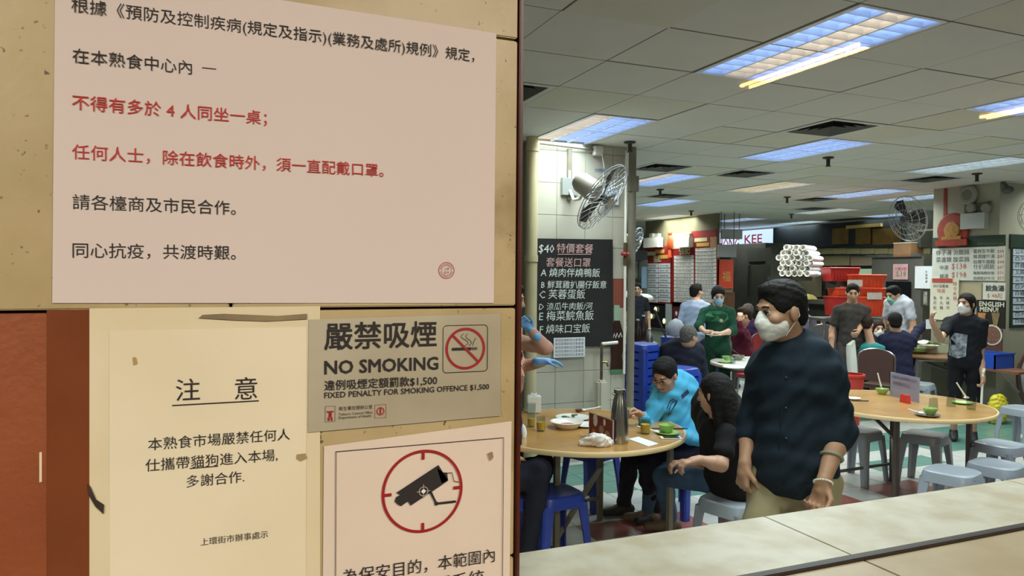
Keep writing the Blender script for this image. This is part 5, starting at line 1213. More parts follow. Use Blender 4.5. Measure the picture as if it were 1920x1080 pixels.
# ================================================================ tables, stools, chairs
M_top = mat('tabletop_oak', (182, 140, 84), .22, col2=(170, 127, 72), scale=6, spec=.6); M_edge = mat('tabletop_edge', (224, 196, 146), .4); M_leg = mat('leg_grey_green', (134, 130, 108), .45, var=.1, scale=6); M_legd = mat('leg_dark', (92, 86, 80), .45, var=.1, scale=6)
def round_table(x, y, lab, lm, topm=M_top, R=.70, rz=0.0, group='round folding tables', edge=M_edge):
    t = thing('round_table', (x, y, 0), lab, 'table', group, rz)
    MB().lathe([(0, .724), (R - .012, .724), (R - .012, .752), (0, .752)], 72).build('tabletop', topm, t, True)
    MB().lathe([(R - .012, .722), (R - .003, .722), (R, .728), (R, .747), (R - .004, .7525), (R - .012, .7525)], 72).build('edge_band', edge, t, True)
    L = [(-.27, -.20), (.56, -.24), (.31, .27), (-.40, .27)]
    for a, b in L: MB().box((a - .018, b - .018, 0), (a + .018, b + .018, .70), .003).build('leg', lm, t)
    for (a, b), (c, d2) in ((L[0], L[1]), (L[2], L[3]), (L[0], L[3]), (L[1], L[2])): MB().tube((a, b, .69), (c, d2, .69), .018, n=8).build('top_rail', lm, t)
    MB().tube((L[3][0], L[3][1], .16), (L[2][0], L[2][1], .16), .014, n=8).build('low_rail', lm, t)
    MB().tube((L[0][0], L[0][1], .10), (L[2][0], L[2][1], .38), .02, n=8).build('brace', lm, t); MB().tube((L[0][0], L[0][1], .52), (L[3][0] * .2, L[3][1] * .9, .68), .015, n=8).build('brace', lm, t)
    return t
T1C = (2.31, 4.38); T2C = (5.21, 4.33)
round_table(*T1C, 'round oak-coloured table with thermos and leftovers beside the tiled wall', M_leg)
round_table(*T2C, 'round oak-coloured table with the acrylic notice, grey stools below', M_legd, rz=.05)
T3 = gnd(1440, 8.75); M_wt = mat('tabletop_pale', (206, 208, 206), .3); round_table(T3[0], T3[1], 'white round table behind the standing man with bowls', M_legd, topm=M_wt, R=.68, rz=.5, edge=mat('edge_pinkish', (196, 160, 140), .4))
T4 = gnd(1752, 10.0); round_table(T4[0], T4[1], 'brown round table piled with used dishes at the waiting man', M_st, topm=mat('tabletop_brown', (140, 100, 70), .35, var=.1, scale=6), R=.62, rz=.8, edge=mat('edge_brown2', (120, 84, 60), .4))
T5 = gnd(1512, 13.2); round_table(T5[0], T5[1], 'white far table with a lone cup beside the masked woman', M_legd, topm=M_wt, R=.45, rz=.2, edge=M_wt)

def stool_mesh(m, group, cat='stool'):
    t = thing('plastic_stool', (0, 0, 0), 'x', cat, group); N = 28
    def sq(r, p=5): return [(r * (abs(math.cos(a)) ** (2 / p)) * (1 if math.cos(a) > 0 else -1), r * (abs(math.sin(a)) ** (2 / p)) * (1 if math.sin(a) > 0 else -1)) for a in np.linspace(0, 2 * math.pi, N, False)]
    q = MB(); R = [[q.bm.verts.new((a, b, z_)) for a, b in sq(r, p)] for r, z_, p in ((.05, .442, 3), (.125, .446, 3.4), (.145, .450, 3.6), (.158, .442, 3.8), (.163, .425, 4), (.170, .375, 4.5), (.164, .375, 4.5), (.155, .42, 4))]
    for A, B in zip(R, R[1:]):
        for i in range(N): q.bm.faces.new((A[i], A[(i + 1) % N], B[(i + 1) % N], B[i]))
    q.bm.faces.new(R[0]); q.build('seat', m, t, True)
    for sx in (1, -1):
        for sy in (1, -1):
            q = MB(); prof = []
            for z_, e, w_ in ((.40, .157, .085), (.36, .160, .070), (.20, .172, .055), (0, .186, .048)):
                prof.append([q.bm.verts.new((sx * x_, sy * y_, z_)) for x_, y_ in ((e, e - w_), (e, e - .012), (e - .012, e), (e - w_, e), (e - w_, e - .012), (e - .022, e - .022), (e - .012, e - w_))])
            for A, B in zip(prof, prof[1:]):
                n_ = len(A)
                for i in range(n_): q.bm.faces.new((A[i], A[(i + 1) % n_], B[(i + 1) % n_], B[i]))
            q.bm.faces.new(prof[-1]); q.build('leg', m, t)
    return t
M_sg = mat('stool_grey', (150, 158, 169), .35, var=.06, scale=6); M_sb = mat('stool_blue', (34, 62, 158), .35, var=.12, scale=8)
gs = None
def gstool(x, D, lab, rz=0.0, sc=1.0):
    global gs
    p = gnd(x, D)
    if gs is None: gs = t = stool_mesh(M_sg, 'grey plastic stools around the second table'); freeze(gs)
    else: t = copy_tree(gs)
    t.location = (p[0], p[1], 0); t.rotation_euler = (0, 0, rz); t['label'] = lab; t.scale = (sc, sc, 1); return t
gstool(1370, 4.42, 'grey stool under the long-haired sitter in black', .3)
gstool(1608, 6.45, 'grey stool under the left side of the second table', .2)
gstool(1733, 6.3, 'grey stool in the middle beneath the second table', .35)
gstool(1783, 5.1, 'nearest grey stool with red print on its side, before the second table', .3)
gstool(1866, 5.3, 'grey stool right behind the nearest one at the window edge', .25)
gstool(1874, 5.95, 'grey stool half hidden behind the pair at the window', .1)
gstool(1915, 7.6, 'grey stool at the far right edge by the leaning tabletop', 0)
gstool(1612, 10.6, 'far grey stool behind the red basket', 0)
gstool(1722, 9.3, 'far grey stool under the brown table', .4)
p = gnd(1783, 5.1); text('stool_print', '熟食', p + Z1 * .395 + (-df) * .171 - d_ * .055, d_, Z1, mat('print_red', (156, 70, 70), .6), width=.11, height=.035, parent=None, bold=.03)
bpy.data.objects['stool_print']['label'] = 'red printed characters on the side of the nearest grey stool'; bpy.data.objects['stool_print']['category'] = 'lettering'
bs = None
def bstool(p, lab, rz=0.0, z_=0.0, group=None):
    global bs
    if bs is None: bs = t = stool_mesh(M_sb, 'blue plastic stools'); freeze(bs)
    else: t = copy_tree(bs)
    t.location = (p[0], p[1], z_); t.rotation_euler = (0, 0, rz); t['label'] = lab
    if group: t['group'] = group
    return t
bstool(gnd(1036, 4.55), 'blue stool at the tiled wall edge under the half-hidden diner', .1)
bstool(gnd(1108, 5.7), 'empty blue stool behind the legs of the first table', .4)
bstool(gnd(1282, 5.55), 'blue stool under the man in the light blue polo', .2)
for k in range(8): bstool(gnd(1200, 8.0), 'topmost blue stool of the tall stack beside the column' if k == 7 else ('bottom blue stool of the tall stack beside the column' if k == 0 else ['', 'second', 'third', 'fourth', 'fifth', 'sixth', 'seventh'][k] + ' blue stool from the bottom of the tall stack beside the column'), .38, .085 * k, 'tall stack of blue stools')
for k in range(6): bstool(gnd(1272, 7.3), 'topmost blue stool of the lower stack behind the old man' if k == 5 else ['bottom', 'second', 'third', 'fourth', 'fifth'][k] + ' blue stool in the lower stack behind the old man', .3, .085 * k, 'lower stack of blue stools')
# banquet chairs
def chair(p, face, m, lab, H_=.92):
    t = thing('banquet_chair', (p[0], p[1], 0), lab, 'chair', 'metal-framed padded chairs'); a = math.radians(face)
    f_ = -df * math.cos(a) - d_ * math.sin(a); r_ = np.cross(f_, Z1); fr = M_st
    q = MB(); q.prism([(-.2, -.2), (.2, -.2), (.2, .2), (-.2, .2)], .05, (Z1 * .43, r_, f_, Z1)); q.build('seat', m, t)
    o = []; 
    for s_ in np.linspace(0, math.pi, 9): o.append((.20 * math.cos(s_), .80 + .1 * math.sin(s_)))
    o = [(.19, .52)] + o + [(-.19, .52)]
    q = MB(); q.prism([(a_, b_ * H_ / .9) for a_, b_ in o], .035, (-f_ * .22, r_, Z1, -f_)); q.build('backrest', m, t)
    q = MB(); q.path([r_ * a_ * 1.08 + Z1 * b_ * H_ / .9 - f_ * .235 for a_, b_ in [(.2, .0)] + o + [(-.2, 0)]], .011, 6); q.build('back_frame', fr, t, True)
    for sx in (-1, 1): MB().tube(r_ * .2 * sx + f_ * .2, r_ * .19 * sx + f_ * .16 + Z1 * .43, .011, n=6).build('leg', fr, t)
    return t
MRN = mat('chair_maroon', (130, 34, 40), .6); BRN = mat('chair_brown', (82, 54, 48), .6, var=.1, scale=10)
chair(gnd(1656, 9.0), 228, BRN, 'brown padded chair back facing us behind the second table')
chair(gnd(1420, 9.75), 150, MRN, 'maroon padded chair nearest to the standing man mask'); chair(gnd(1411, 11.6), 160, MRN, 'maroon padded chair behind the first maroon one'); chair(gnd(1402, 10.35), 95, MRN, 'maroon chair under the sitter in the maroon sweater')
chair(gnd(1530, 12.3), 180, mat('chair_greyback', (88, 84, 88), .6), 'wide grey padded chair left of the masked woman', 1.0)
# high chair
p = gnd(1626, 9.3); t = thing('high_chair', p, 'white plastic child chair behind the brown padded chair', 'high chair'); WP = mat('plastic_white', (226, 230, 222), .35)
q = MB(); q.prism([(-.18, .50), (.18, .50), (.16, .55), (-.16, .55)], .32, (np.zeros(3), d_, Z1, df)); q.build('seat', WP, t); q = MB(); q.prism([(-.2, .50), (-.12, .50), (-.17, .98), (-.23, .92)], .32, (np.zeros(3), d_, Z1, df)); q.build('backrest', WP, t)
for a_, b_ in ((-.15, 0), (.16, 0), (-.15, .3), (.16, .3)): MB().tube(d_ * a_ * 1.4 + df * b_, d_ * a_ + df * b_ + Z1 * .5, .013, n=8).build('leg', M_st, t)
# red basket behind the second table
p = gnd(1592, 8.4); t = thing('waste_basket', (p[0], p[1], 0), 'red plastic bin just behind the left rim of the second table', 'bin'); RB = mat('bin_red', (200, 58, 48), .4)
MB().lathe([(0, 0), (.10, 0), (.15, .66), (.14, .66), (.095, .02), (0, .02)], 24).build('body', RB, t, True); MB().lathe([(.14, .65), (.16, .65), (.16, .675), (.14, .675)], 24).build('rim', RB, t, True)
# yellow bag on the floor by the column
p = gnd(1868, 9.0); t = Field(.008, .04); p = np.array([p[0], p[1], 0.])
t.ell(p + Z1 * .10, (.13, .10, .12)); t.ell(p + Z1 * .20 + d_ * .02, (.13, .10, .13)); t.ell(p + d_ * .02 + Z1 * .31, (.09, .06, .05))
t.half(p + Z1 * .001, -Z1); t.noise = (.008, 40); o = t.build('plastic_bag', mat('bag_yellow', (214, 196, 48), .4, var=.15, scale=12)); setp(o, 'yellow plastic bag on the floor behind the right rim of the second table', 'bag')
p = gnd(1265, 9.4); t = thing('blue_bin', (p[0], p[1], 0), 'blue plastic bin with dustpan handles in front of the booth counter', 'bin'); MB().lathe([(0, 0), (.15, 0), (.19, 1.0), (.18, 1.0), (0, .98)], 20).build('body', M_sb, t, True); MB().tube((-.1, 0, .9), (-.32, 0, 1.35), .012).build('handle', M_blk, t); MB().lathe([(0, 1.0), (.12, 1.02), (.13, 1.10), (.08, 1.2), (0, 1.24)], 16).build('grey_lid', mat('lid_grey', (130, 134, 145), .5), t, True)

# ---------------------------------------------------------------- tableware
GR = mat('melamine_green', (150, 186, 104), .3, var=.08, scale=12); WH = mat('china_white', (228, 226, 220), .25); CHOP = mat('chopstick_dark', (52, 40, 34), .4); TEA = mat('tea_amber', (244, 190, 84), .1, alpha=1.0, emit=(206, 150, 46), estr=.0); GL = glassmat('tumbler_glass', (235, 240, 238), 1.0)
TZ = .7525
def T(x, y, z_=TZ): return onZ(x, y, z_)
def bowl(p, lab, m=GR, r=.055, h_=.05, group=None):
    t = thing('bowl', p, lab, 'bowl', group); MB().lathe([(0, 0), (r * .5, 0), (r * .55, .006), (r * .8, h_ * .4), (r, h_), (r * .94, h_), (r * .74, h_ * .42), (r * .45, .012), (0, .01)], 28).build('body', m, t, True)
    q = MB(); 
    for k in range(18): a = 2 * math.pi * k / 18; q.tube((r * .6 * math.cos(a), r * .6 * math.sin(a), .01), (r * .93 * math.cos(a), r * .93 * math.sin(a), h_ * .75), .0018, n=4)
    q.build('flute', m, t); return t
def plate(p, lab, m=WH, r=.11, group=None, deep=.012):
    t = thing('plate', p, lab, 'plate', group); MB().lathe([(0, 0), (r * .6, 0), (r, deep), (r * .99, deep + .003), (r * .62, .005), (0, .004)], 32).build('body', m, t, True); return t
def tumbler(p, lab, fill=.55, r=.036, h_=.10, tea=TEA, group='glass tumblers', flip=False):
    t = thing('drinking_glass', p, lab, 'glass', group)
    o = MB().lathe([(0, 0), (r * .85, 0), (r, h_), (r * .94, h_), (r * .8, .008), (0, .008)], 24).build('glass', GL, t, True)
    if flip: o.location.z = h_; o.rotation_euler = (math.pi, 0, 0)
    if fill: MB().lathe([(0, .009), (r * .79, .009), (r * (.79 + .14 * fill), h_ * fill), (0, h_ * fill)], 20).build('tea', tea, t, True)
    return t
def spoon(p, d, lab, L=.13):
    t = thing('spoon', p, lab, 'spoon', 'white china spoons'); d = nrm(d); r_ = nrm(np.cross(d, Z1))
    q = MB(); q.ell((0, 0, .010), (.022, .022, .010), 12); q.build('bowl', WH, t, True); MB().path([d * .015 + Z1 * .012, d * L * .6 + Z1 * .022, d * L + Z1 * .035], [.007, .006, .0055], 8).build('handle', WH, t, True); return t
def chops(p, d, lab, L=.24):
    t = thing('chopsticks', p, lab, 'chopsticks', 'dark chopsticks'); d = nrm(d)
    for o_ in (0, .012): MB().tube(np.cross(d, Z1) * o_ + Z1 * .004, np.cross(d, Z1) * (o_ * .6) + d * L + Z1 * .004, .0025, .004, n=6).build('stick', CHOP, t)
    return t
# first table
t = thing('napkin_box', T(1001, 773), 'white napkin dispenser at the back left of the first table', 'napkin box')
A_ = math.atan2(d_[1], d_[0]); q = MB(); q.box((-.052, -.045, 0), (.052, .045, .125), .006); q.move(Matrix.Rotation(A_, 4, 'Z')); q.build('box', mat('box_white', (226, 226, 222), .4), t); q = MB(); q.path([(-.03, 0, .125), (-.02, 0, .145), (.0, .0, .132), (.025, 0, .14)], .006, 6); q.build('napkin', PW, t, True)
tumbler(T(996, 800), 'tall clear glass before the napkin dispenser with amber liquid', .35, .030, .16)
tumbler(T(1014, 808), 'short glass of amber tea beside the tall clear one', .62, .032, .095)
t = thing('folded_napkin', T(981, 820), 'white cone-folded napkin at the wall edge of the first table', 'napkin'); MB().lathe([(0, .085), (.014, .07), (.024, .03), (.020, 0), (0, 0)], 14).build('cloth', PW, t, True)
p = T(1063, 802); bt = thing('oval_bowl', p, 'white oval bowl holding leftover pink food on the first table', 'bowl'); MB().lathe([(0, 0), (.07, 0), (.085, .015), (.115, .045), (.108, .047), (.075, .02), (0, .014)], 32).build('body', WH, bt, True)
MB().ell((0, 0, .018), (.06, .05, .014), 12).build('sauce', mat('food_pink', (178, 96, 80), .6, var=.4, scale=60), bt, True)
p = T(1074, 785); bt = plate(p, 'white plate with green vegetable leftovers behind the oval bowl', r=.125); 
for k in range(9): a = random.uniform(0, 6.28); MB().ell((.045 * math.cos(a) - .02, .035 * math.sin(a), .016 + random.random() * .014), (.022, .008, .006), 8, Matrix.Rotation(a, 3, 'Z')).build('vegetable', mat('veg_green', (70, 92, 44), .5, var=.4, scale=60), bt, True)
plate(T(1098, 799), 'white plate half hidden behind the red menu card', r=.09)
bowl(T(1085, 772), 'tiny brown sauce dish at the back of the first table', mat('sauce_brown', (120, 60, 44), .4), .028, .018); spoon(T(1094, 771), d_, 'white spoon beside the tiny sauce dish')
# menu card in acrylic
t = thing('menu_card', T(1127, 828), 'upright red food menu card on the first table before the thermos', 'menu card')
bl, br = T(1104, 818), T(1149, 836); dd = br - bl; wd = np.linalg.norm(dd[:2]); dd = nrm(dd * [1, 1, 0]); hgt = 0.155; nn = np.cross(dd, Z1)
q = MB(); q.prism([(0, 0), (wd, 0), (wd, hgt), (0, hgt)], .006, (bl, dd, Z1, -nn)); W(q.build('card', mat('menu_card_red', (112, 26, 34), .35, var=.2, scale=20)), t)
CWH = mat('card_white', (225, 220, 214), .5)
def cdisc(u, v, ru, rv, m, name): 
    q = MB(); n_ = 20; vs = [q.bm.verts.new(bl + dd * (wd * u + ru * math.cos(a)) + Z1 * (hgt * v + rv * math.sin(a)) + nn * .0008) for a in np.linspace(0, 2 * math.pi, n_, False)]; q.bm.faces.new(vs); W(q.build(name, m), t)
cdisc(.28, .78, .026, .042, CWH, 'title_spot'); cdisc(.66, .80, .014, .022, CWH, 'spot'); cdisc(.54, .46, .028, .028, mat('food_pale', (196, 150, 130), .5, var=.5, scale=120), 'dish_picture'); cdisc(.78, .26, .034, .040, mat('food_tan', (190, 150, 110), .5, var=.5, scale=90), 'dish_picture'); cdisc(.22, .18, .026, .034, mat('food_orange', (196, 110, 60), .5, var=.5, scale=90), 'dish_picture')
text('lettering', '招牌', bl + dd * wd * .16 + Z1 * hgt * .70 + nn * .0016, dd, Z1, mat('menu_card_red', (112, 26, 34), .35), width=.028, parent=t, N=nn)
q = MB(); 
for u0, v0, u1, v1 in ((0, 0, wd, .003), (0, hgt - .003, wd, hgt), (0, 0, .003, hgt), (wd - .003, 0, wd, hgt)): q.prism([(u0, v0), (u1, v0), (u1, v1), (u0, v1)], .008, (bl + nn * .001, dd, Z1, -nn))
W(q.build('acrylic_edge', mat('acrylic_edge', (200, 200, 205), .2)), t)
# thermos
t = thing('thermos_jug', T(1161, 830), 'fluted stainless steel thermos jug standing on the first table', 'jug'); ST2 = mat('steel_brushed', (176, 174, 168), .25, metal=.95, var=.2, scale=18)
q = MB(); N = 48; prof = [(.055, 0), (.056, .01), (.055, .12), (.050, .20), (.040, .26), (.030, .295), (.028, .31)]; rings = []
for r_, z_ in prof:
    rings.append([q.bm.verts.new(((r_ - (.0025 if (k // 2) % 2 and .01 < z_ < .3 else 0)) * math.cos(2 * math.pi * k / N), (r_ - (.0025 if (k // 2) % 2 and .01 < z_ < .3 else 0)) * math.sin(2 * math.pi * k / N), z_)) for k in range(N)])
for A, B in zip(rings, rings[1:]):
    for k in range(N): q.bm.faces.new((A[k], A[(k + 1) % N], B[(k + 1) % N], B[k]))
q.bm.faces.new(rings[0][::-1]); q.bm.faces.new(rings[-1]); q.build('body', ST2, t, True)
MB().lathe([(.028, .308), (.036, .31), (.037, .33), (.02, .335), (0, .335)], 20).build('lid', ST2, t, True); q = MB(); q.tube((0, 0, .29), -d_ * .045 + Z1 * .305, .012, .009); q.build('spout', ST2, t, True); q = MB(); q.path([df * .03 + Z1 * .30, df * .085 + Z1 * .28, df * .085 + Z1 * .16, df * .05 + Z1 * .10], .008, 8); q.build('handle', ST2, t, True)
# crumpled towel
t = Field(.004, .02); p = T(1118, 836)
for dx, dz, r_ in ((-.09, .012, .016), (-.05, .025, .028), (-.01, .04, .036), (.03, .035, .034), (.065, .022, .026), (.03, .014, .028), (-.03, .014, .024), (.05, .008, .018), (.085, .014, .014)): t.ell(p + d_ * dx + Z1 * dz + df * random.uniform(-.02, .02), (r_ * 1.3, r_ * 1.1, r_ * 1.15))
t.noise = (.005, 60); t.half(p, -Z1); o = t.build('towel', mat('towel_white', (226, 218, 212), .8, var=.05, scale=20)); setp(o, 'crumpled white towel in front of the red menu card', 'towel')
bowl(T(1177, 779), 'green bowl behind the thermos near the polo man hand'); spoon(T(1180, 783), d_ * .8 - df * .5, 'white spoon lying right of the thermos')
tumbler(T(1210, 813), 'tea glass right of the thermos with amber tea half full', .62, .036, .10)
plate(T(1252, 814), 'green saucer under the fluted bowl at the right rim', m=GR, r=.075); bowl(T(1250, 812) + Z1 * .006, 'green fluted bowl on its saucer at the right rim', r=.052, h_=.05)
chops(T(1222, 804), d_ + df * .0, 'dark chopsticks lying across behind the green fluted bowl', .24); spoon(T(1232, 812), -d_ * .9 + df * .3, 'white spoon left of the green fluted bowl')
t = thing('phone', T(1258, 822), 'white phone with dark screen on the right rim of the first table', 'phone'); q = MB(); q.box((-.068, -.034, 0), (.068, .034, .008), .003); q.move(Matrix.Rotation(A_ , 4, 'Z')); q.build('body', mat('phone_white', (225, 225, 225), .3), t); q = MB(); q.box((-.05, -.030, .0082), (.05, .030, .009)); q.move(Matrix.Rotation(A_, 4, 'Z')); q.build('screen', mat('phone_black', (22, 22, 26), .1), t)
t = thing('paper_slip', T(1206, 828), 'white order slip lying on the first table right of the thermos', 'paper'); c4 = [T(1178, 823), T(1197, 819), T(1235, 832), T(1216, 837)]; q = MB(); q.bm.faces.new([q.bm.verts.new(v + Z1 * .0006) for v in c4]); ob = q.build('slip', PW); ob.modifiers.new('s', 'SOLIDIFY').thickness = .0006; W(ob, t)
# second table
t = thing('table_sign', T(1690, 752), 'clear acrylic stand with a printed notice on the second table', 'sign stand')
bl, br = T(1669, 741), T(1723, 755); dd = br - bl; wd = np.linalg.norm(dd[:2]); dd = nrm(dd * [1, 1, 0]); hgt = .205; nn = np.cross(dd, Z1)
q = MB(); q.prism([(0, .0), (wd, .0), (wd, hgt), (0, hgt)], .004, (bl, dd, Z1, -nn)); W(q.build('paper', mat('notice_paper', (212, 206, 216), .5, var=.05, scale=8)), t)
q = MB(); q.prism([(-.012, 0), (wd + .012, 0), (wd + .012, hgt + .008), (-.012, hgt + .008)], .002, (bl + nn * .004, dd, Z1, -nn)); W(q.build('acrylic', glassmat('acrylic', (238, 240, 245), 1.0)), t)
PU = mat('ink_violet', (134, 118, 160), .7); PR = mat('ink_rose', (176, 120, 132), .7)
text('lettering', '防疫告示請掃描安心出行', bl + dd * .03 + Z1 * .155, dd, Z1, PU, width=wd - .06, parent=t, N=nn, off=.0015); text('lettering', '每檯最多四人', bl + dd * .04 + Z1 * .10, dd, Z1, PR, width=wd * .6, parent=t, N=nn, off=.0015)
t = thing('table_number', T(1694, 755), 'small red block sign standing before the acrylic notice', 'sign'); q = MB(); q.prism([(-.05, 0), (.05, 0), (.042, .065), (-.042, .065)], .03, (np.zeros(3), dd, Z1, -nn)); q.build('block', mat('block_red', (200, 52, 50), .4), t)
bowl(T(1654, 739), 'green bowl holding a spoon at the back left of the second table'); spoon(T(1653, 737) + Z1 * .03, nrm(-d_ * .3 + Z1 * .9), 'white spoon upright in the back left green bowl', .12)
tumbler(T(1750, 768), 'upturned glass behind the front green bowl', 0, .034, .09, flip=True); tumbler(T(1783, 762), 'upturned glass at the back middle of the second table', 0, .034, .09, flip=True); tumbler(T(1821, 768), 'glass at the right of the second table beside a white spoon', .0, .038, .10)
plate(T(1739, 780), 'brown saucer under the front green bowl', m=mat('saucer_brown', (110, 92, 78), .4), r=.085); bowl(T(1744, 779) + Z1 * .006, 'front green bowl on the second table', r=.05); spoon(T(1727, 779) + Z1 * .01, -d_ + df * .2, 'white spoon left of the front green bowl', .09)
plate(T(1804, 757), 'green plate behind the right glass of the second table', m=GR, r=.075); spoon(T(1812, 752) + Z1 * .02, nrm(-d_ * .6 + Z1 * .7), 'white spoon leaning on the right glass', .13)
plate(T(1600, 749), 'pale plate at the left of the second table beside the man', r=.06); chops(T(1596, 752), d_, 'dark chopsticks beside the pale plate', .14)
# third (white) table
def T3_(x, y): return onZ(x, y, TZ)
plate(T3_(1377, 690), 'white plate on the near rim of the white table', r=.13); plate(T3_(1360, 680), 'grey-green plate under the bowl on the white table', m=GR, r=.09); bowl(T3_(1363, 677) + Z1 * .01, 'green bowl on the white table left side', r=.06); bowl(T3_(1384, 675), 'grey bowl behind the glass on the white table', m=mat('bowl_grey', (140, 136, 122), .4), r=.075, h_=.06)
tumbler(T3_(1374, 682), 'small glass between the bowls on the white table', 0, .035, .09); chops(T3_(1398, 678) + Z1 * .03, nrm(-d_ * .6 + Z1 * .4), 'pale chopsticks resting on the grey bowl', .2)
# fourth (brown) table, used dishes
pt = np.array([T4[0], T4[1], TZ])
for dx, dy, r_, m, lab in ((-.25, 0, .14, GR, 'lowest green dish in the pile on the brown table'), (-.22, .02, .13, WH, 'white dish stacked on the green one on the brown table'), (-.12, -.05, .12, WH, 'upper white dish of the pile on the brown table'), (.22, -.3, .10, WH, 'small white dish alone near the brown table rim')):
    plate(pt + d_ * dx + df * dy + Z1 * (.0 if 'lowest' in lab or 'alone' in lab else (.04 if 'stacked' in lab else .075)), lab, m=m, r=r_, group='used dishes on the brown table', deep=.04)
t = thing('dish_tub', pt - d_ * .05 + df * .12, 'grey dish tub with crockery on the brown table', 'tub'); q = MB(); q.box((-.22, -.15, 0), (.22, .15, .01)); 
for a_, b_ in (((-.22, -.15, 0), (-.21, .15, .12)), ((.21, -.15, 0), (.22, .15, .12)), ((-.22, -.15, 0), (.22, -.14, .12)), ((-.22, .14, 0), (.22, .15, .12))): q.box(a_, b_)
q.move(Matrix.Rotation(A_, 4, 'Z')); q.build('shell', mat('tub_pale', (190, 200, 170), .5), t)
for k in range(5): q = MB(); q.lathe([(0, 0), (.07, 0), (.09, .02), (0, .01)], 14); q.move(Matrix.Translation((-.14 + .07 * k, random.uniform(-.04, .04), .10 + .02 * (k % 2))) @ Matrix.Rotation(random.uniform(-.5, .5), 4, 'Y')); q.build('crockery', WH if k % 2 else GR, t, True)
t = thing('mug', onZ(1539, 630, TZ) * [1, 1, 0] + Z1 * TZ if 0 else (T5[0] + d_[0] * .27, T5[1] + d_[1] * .27, TZ), 'white cup with saucer on the far small table', 'cup'); MB().lathe([(0, 0), (.05, 0), (.062, .11), (.055, .11), (.045, .01), (0, .01)], 20).build('body', WH, t, True); MB().lathe([(0, -.001), (.06, 0), (.10, .012), (.06, .006), (0, .006)], 20).build('saucer', WH, t, True)
# ================================================================ people
from mathutils.bvhtree import BVHTree
def surf(o):
    me = o.data; co = np.empty(len(me.vertices) * 3); me.vertices.foreach_get('co', co)
    return BVHTree.FromPolygons([Vector(c) for c in co.reshape(-1, 3)], [tuple(p.vertices) for p in me.polygons])
def hit(b, x, y, off=.003):
    d = ray(x, y); l = np.linalg.norm(d); r = b.ray_cast(Vector(CAM), Vector(d / l), 60)
    if r[0] is None:
        for dx in (2, -2, 4, -4, 7, -7, 10, -10):
            d2 = ray(x + dx, y); l2 = np.linalg.norm(d2); r = b.ray_cast(Vector(CAM), Vector(d2 / l2), 60)
            if r[0] is not None: break
    if r[0] is None: return None
    return np.array(r[0]) - d / l * off
def part(root, nm):
    for o in COL.objects:
        if o.parent == root and o.name.split('.')[0] == nm: return o
def decal(root, b, pts, m, name='print', off=.004, sub=4):
    """printed patch lying on the cloth: outline points found on the surface itself"""
    P = []
    for (a, c) in zip(pts, pts[1:] + pts[:1]):
        for k in range(sub): t = k / sub; P.append(hit(b, a[0] * (1 - t) + c[0] * t, a[1] * (1 - t) + c[1] * t, off))
    if any(p is None for p in P):  return
    q = MB(); c0 = hit(b, sum(p[0] for p in pts) / len(pts), sum(p[1] for p in pts) / len(pts), off)
    V = [q.bm.verts.new(p) for p in P]; C0 = q.bm.verts.new(c0 if c0 is not None else sum(P) / len(P))
    for i in range(len(V)): q.bm.faces.new((V[i], V[(i + 1) % len(V)], C0))
    W(q.build(name, m), root)
def stripe(root, b, pts, r, m, name='stripe'):
    P = [hit(b, x, y, r * .3) for x, y in pts]
    if any(p is None for p in P): return
    q = MB(); q.path(P, r, 5); W(q.build(name, m, None, True), root)

# the man walking by
navy = cloth((29, 43, 56), 'navy_shirt')
r0, K0, h0, RM0, tb0 = person('masked man in dark navy shirt and beige trousers walking left past the window', 1483, 3.07, 42, pose='walk', H=1.765, head=(74, 10, 0), skin=0, shirt=navy, sleeve='elbow', pants=cloth((168, 158, 128), 'beige', .12),
    mask=WHITEM, near=True, collar=navy, hands=(.75, .8), fat=1.04, noise=.0060,
    J=dict(head=atD(1463, 583, 3.02), neck=atD(1490, 664, 3.08), shR=atD(1430, 694, 3.16), elR=atD(1408, 795, 3.20), wrR=atD(1397, 868, 3.10), shL=atD(1553, 698, 2.97), elL=atD(1576, 806, 2.95), wrL=atD(1545, 900, 2.84)),
    pn=(nrm(rt * .9 + fw * .3), nrm(-rt * .7 - fw * .5)), hd=(nrm(-up * 1 - rt * .12 + fw * .0), nrm(-up * 1 - rt * .25)))
def bracelet(root, c, ax, r, br, m, name, n=20, beads=True):
    A = nrm(np.cross(ax, [0.3, 1, .2])); B = np.cross(nrm(ax), A); q = MB()
    if beads:
        for k in range(n): a = 2 * math.pi * k / n; q.ell(c + (A * math.cos(a) + B * math.sin(a)) * r, (br, br, br), 8)
    else: q.path([c + (A * math.cos(a) + B * math.sin(a)) * r for a in np.linspace(0, 2 * math.pi, 24, False)], br, 8, closed=True)
    o = W(q.build(name, m, None, True), root); o['kind'] = 'stuff' if beads else 'thing'; return o
ax_ = nrm(K0['wrL'] - K0['elL'])
bracelet(r0, K0['wrL'] + ax_ * .012, nrm(ax_ + rt * .25), .033, .0048, mat('bead_white', (235, 232, 222), .3), 'bead_bracelet', 22)
bracelet(r0, K0['wrL'] - ax_ * .105, nrm(ax_ + rt * .1), .041, .0062, mat('bangle_grey', (148, 152, 136), .3), 'bangle', beads=False)
b = surf(part(r0, 'shirt'))
stripe(r0, b, [(1462, 655 + 0), (1468, 700), (1466, 760), (1462, 820), (1460, 862)], .0022, navy, 'placket_seam')
q = MB()
for yy in (708, 765, 822):
    p_ = hit(b, 1474, yy, .002)
    if p_ is not None: q.ell(p_, (.005, .005, .005), 8)
W(q.build('button', mat('button_dark', (60, 66, 74), .3), None, True), r0)['kind'] = 'stuff'

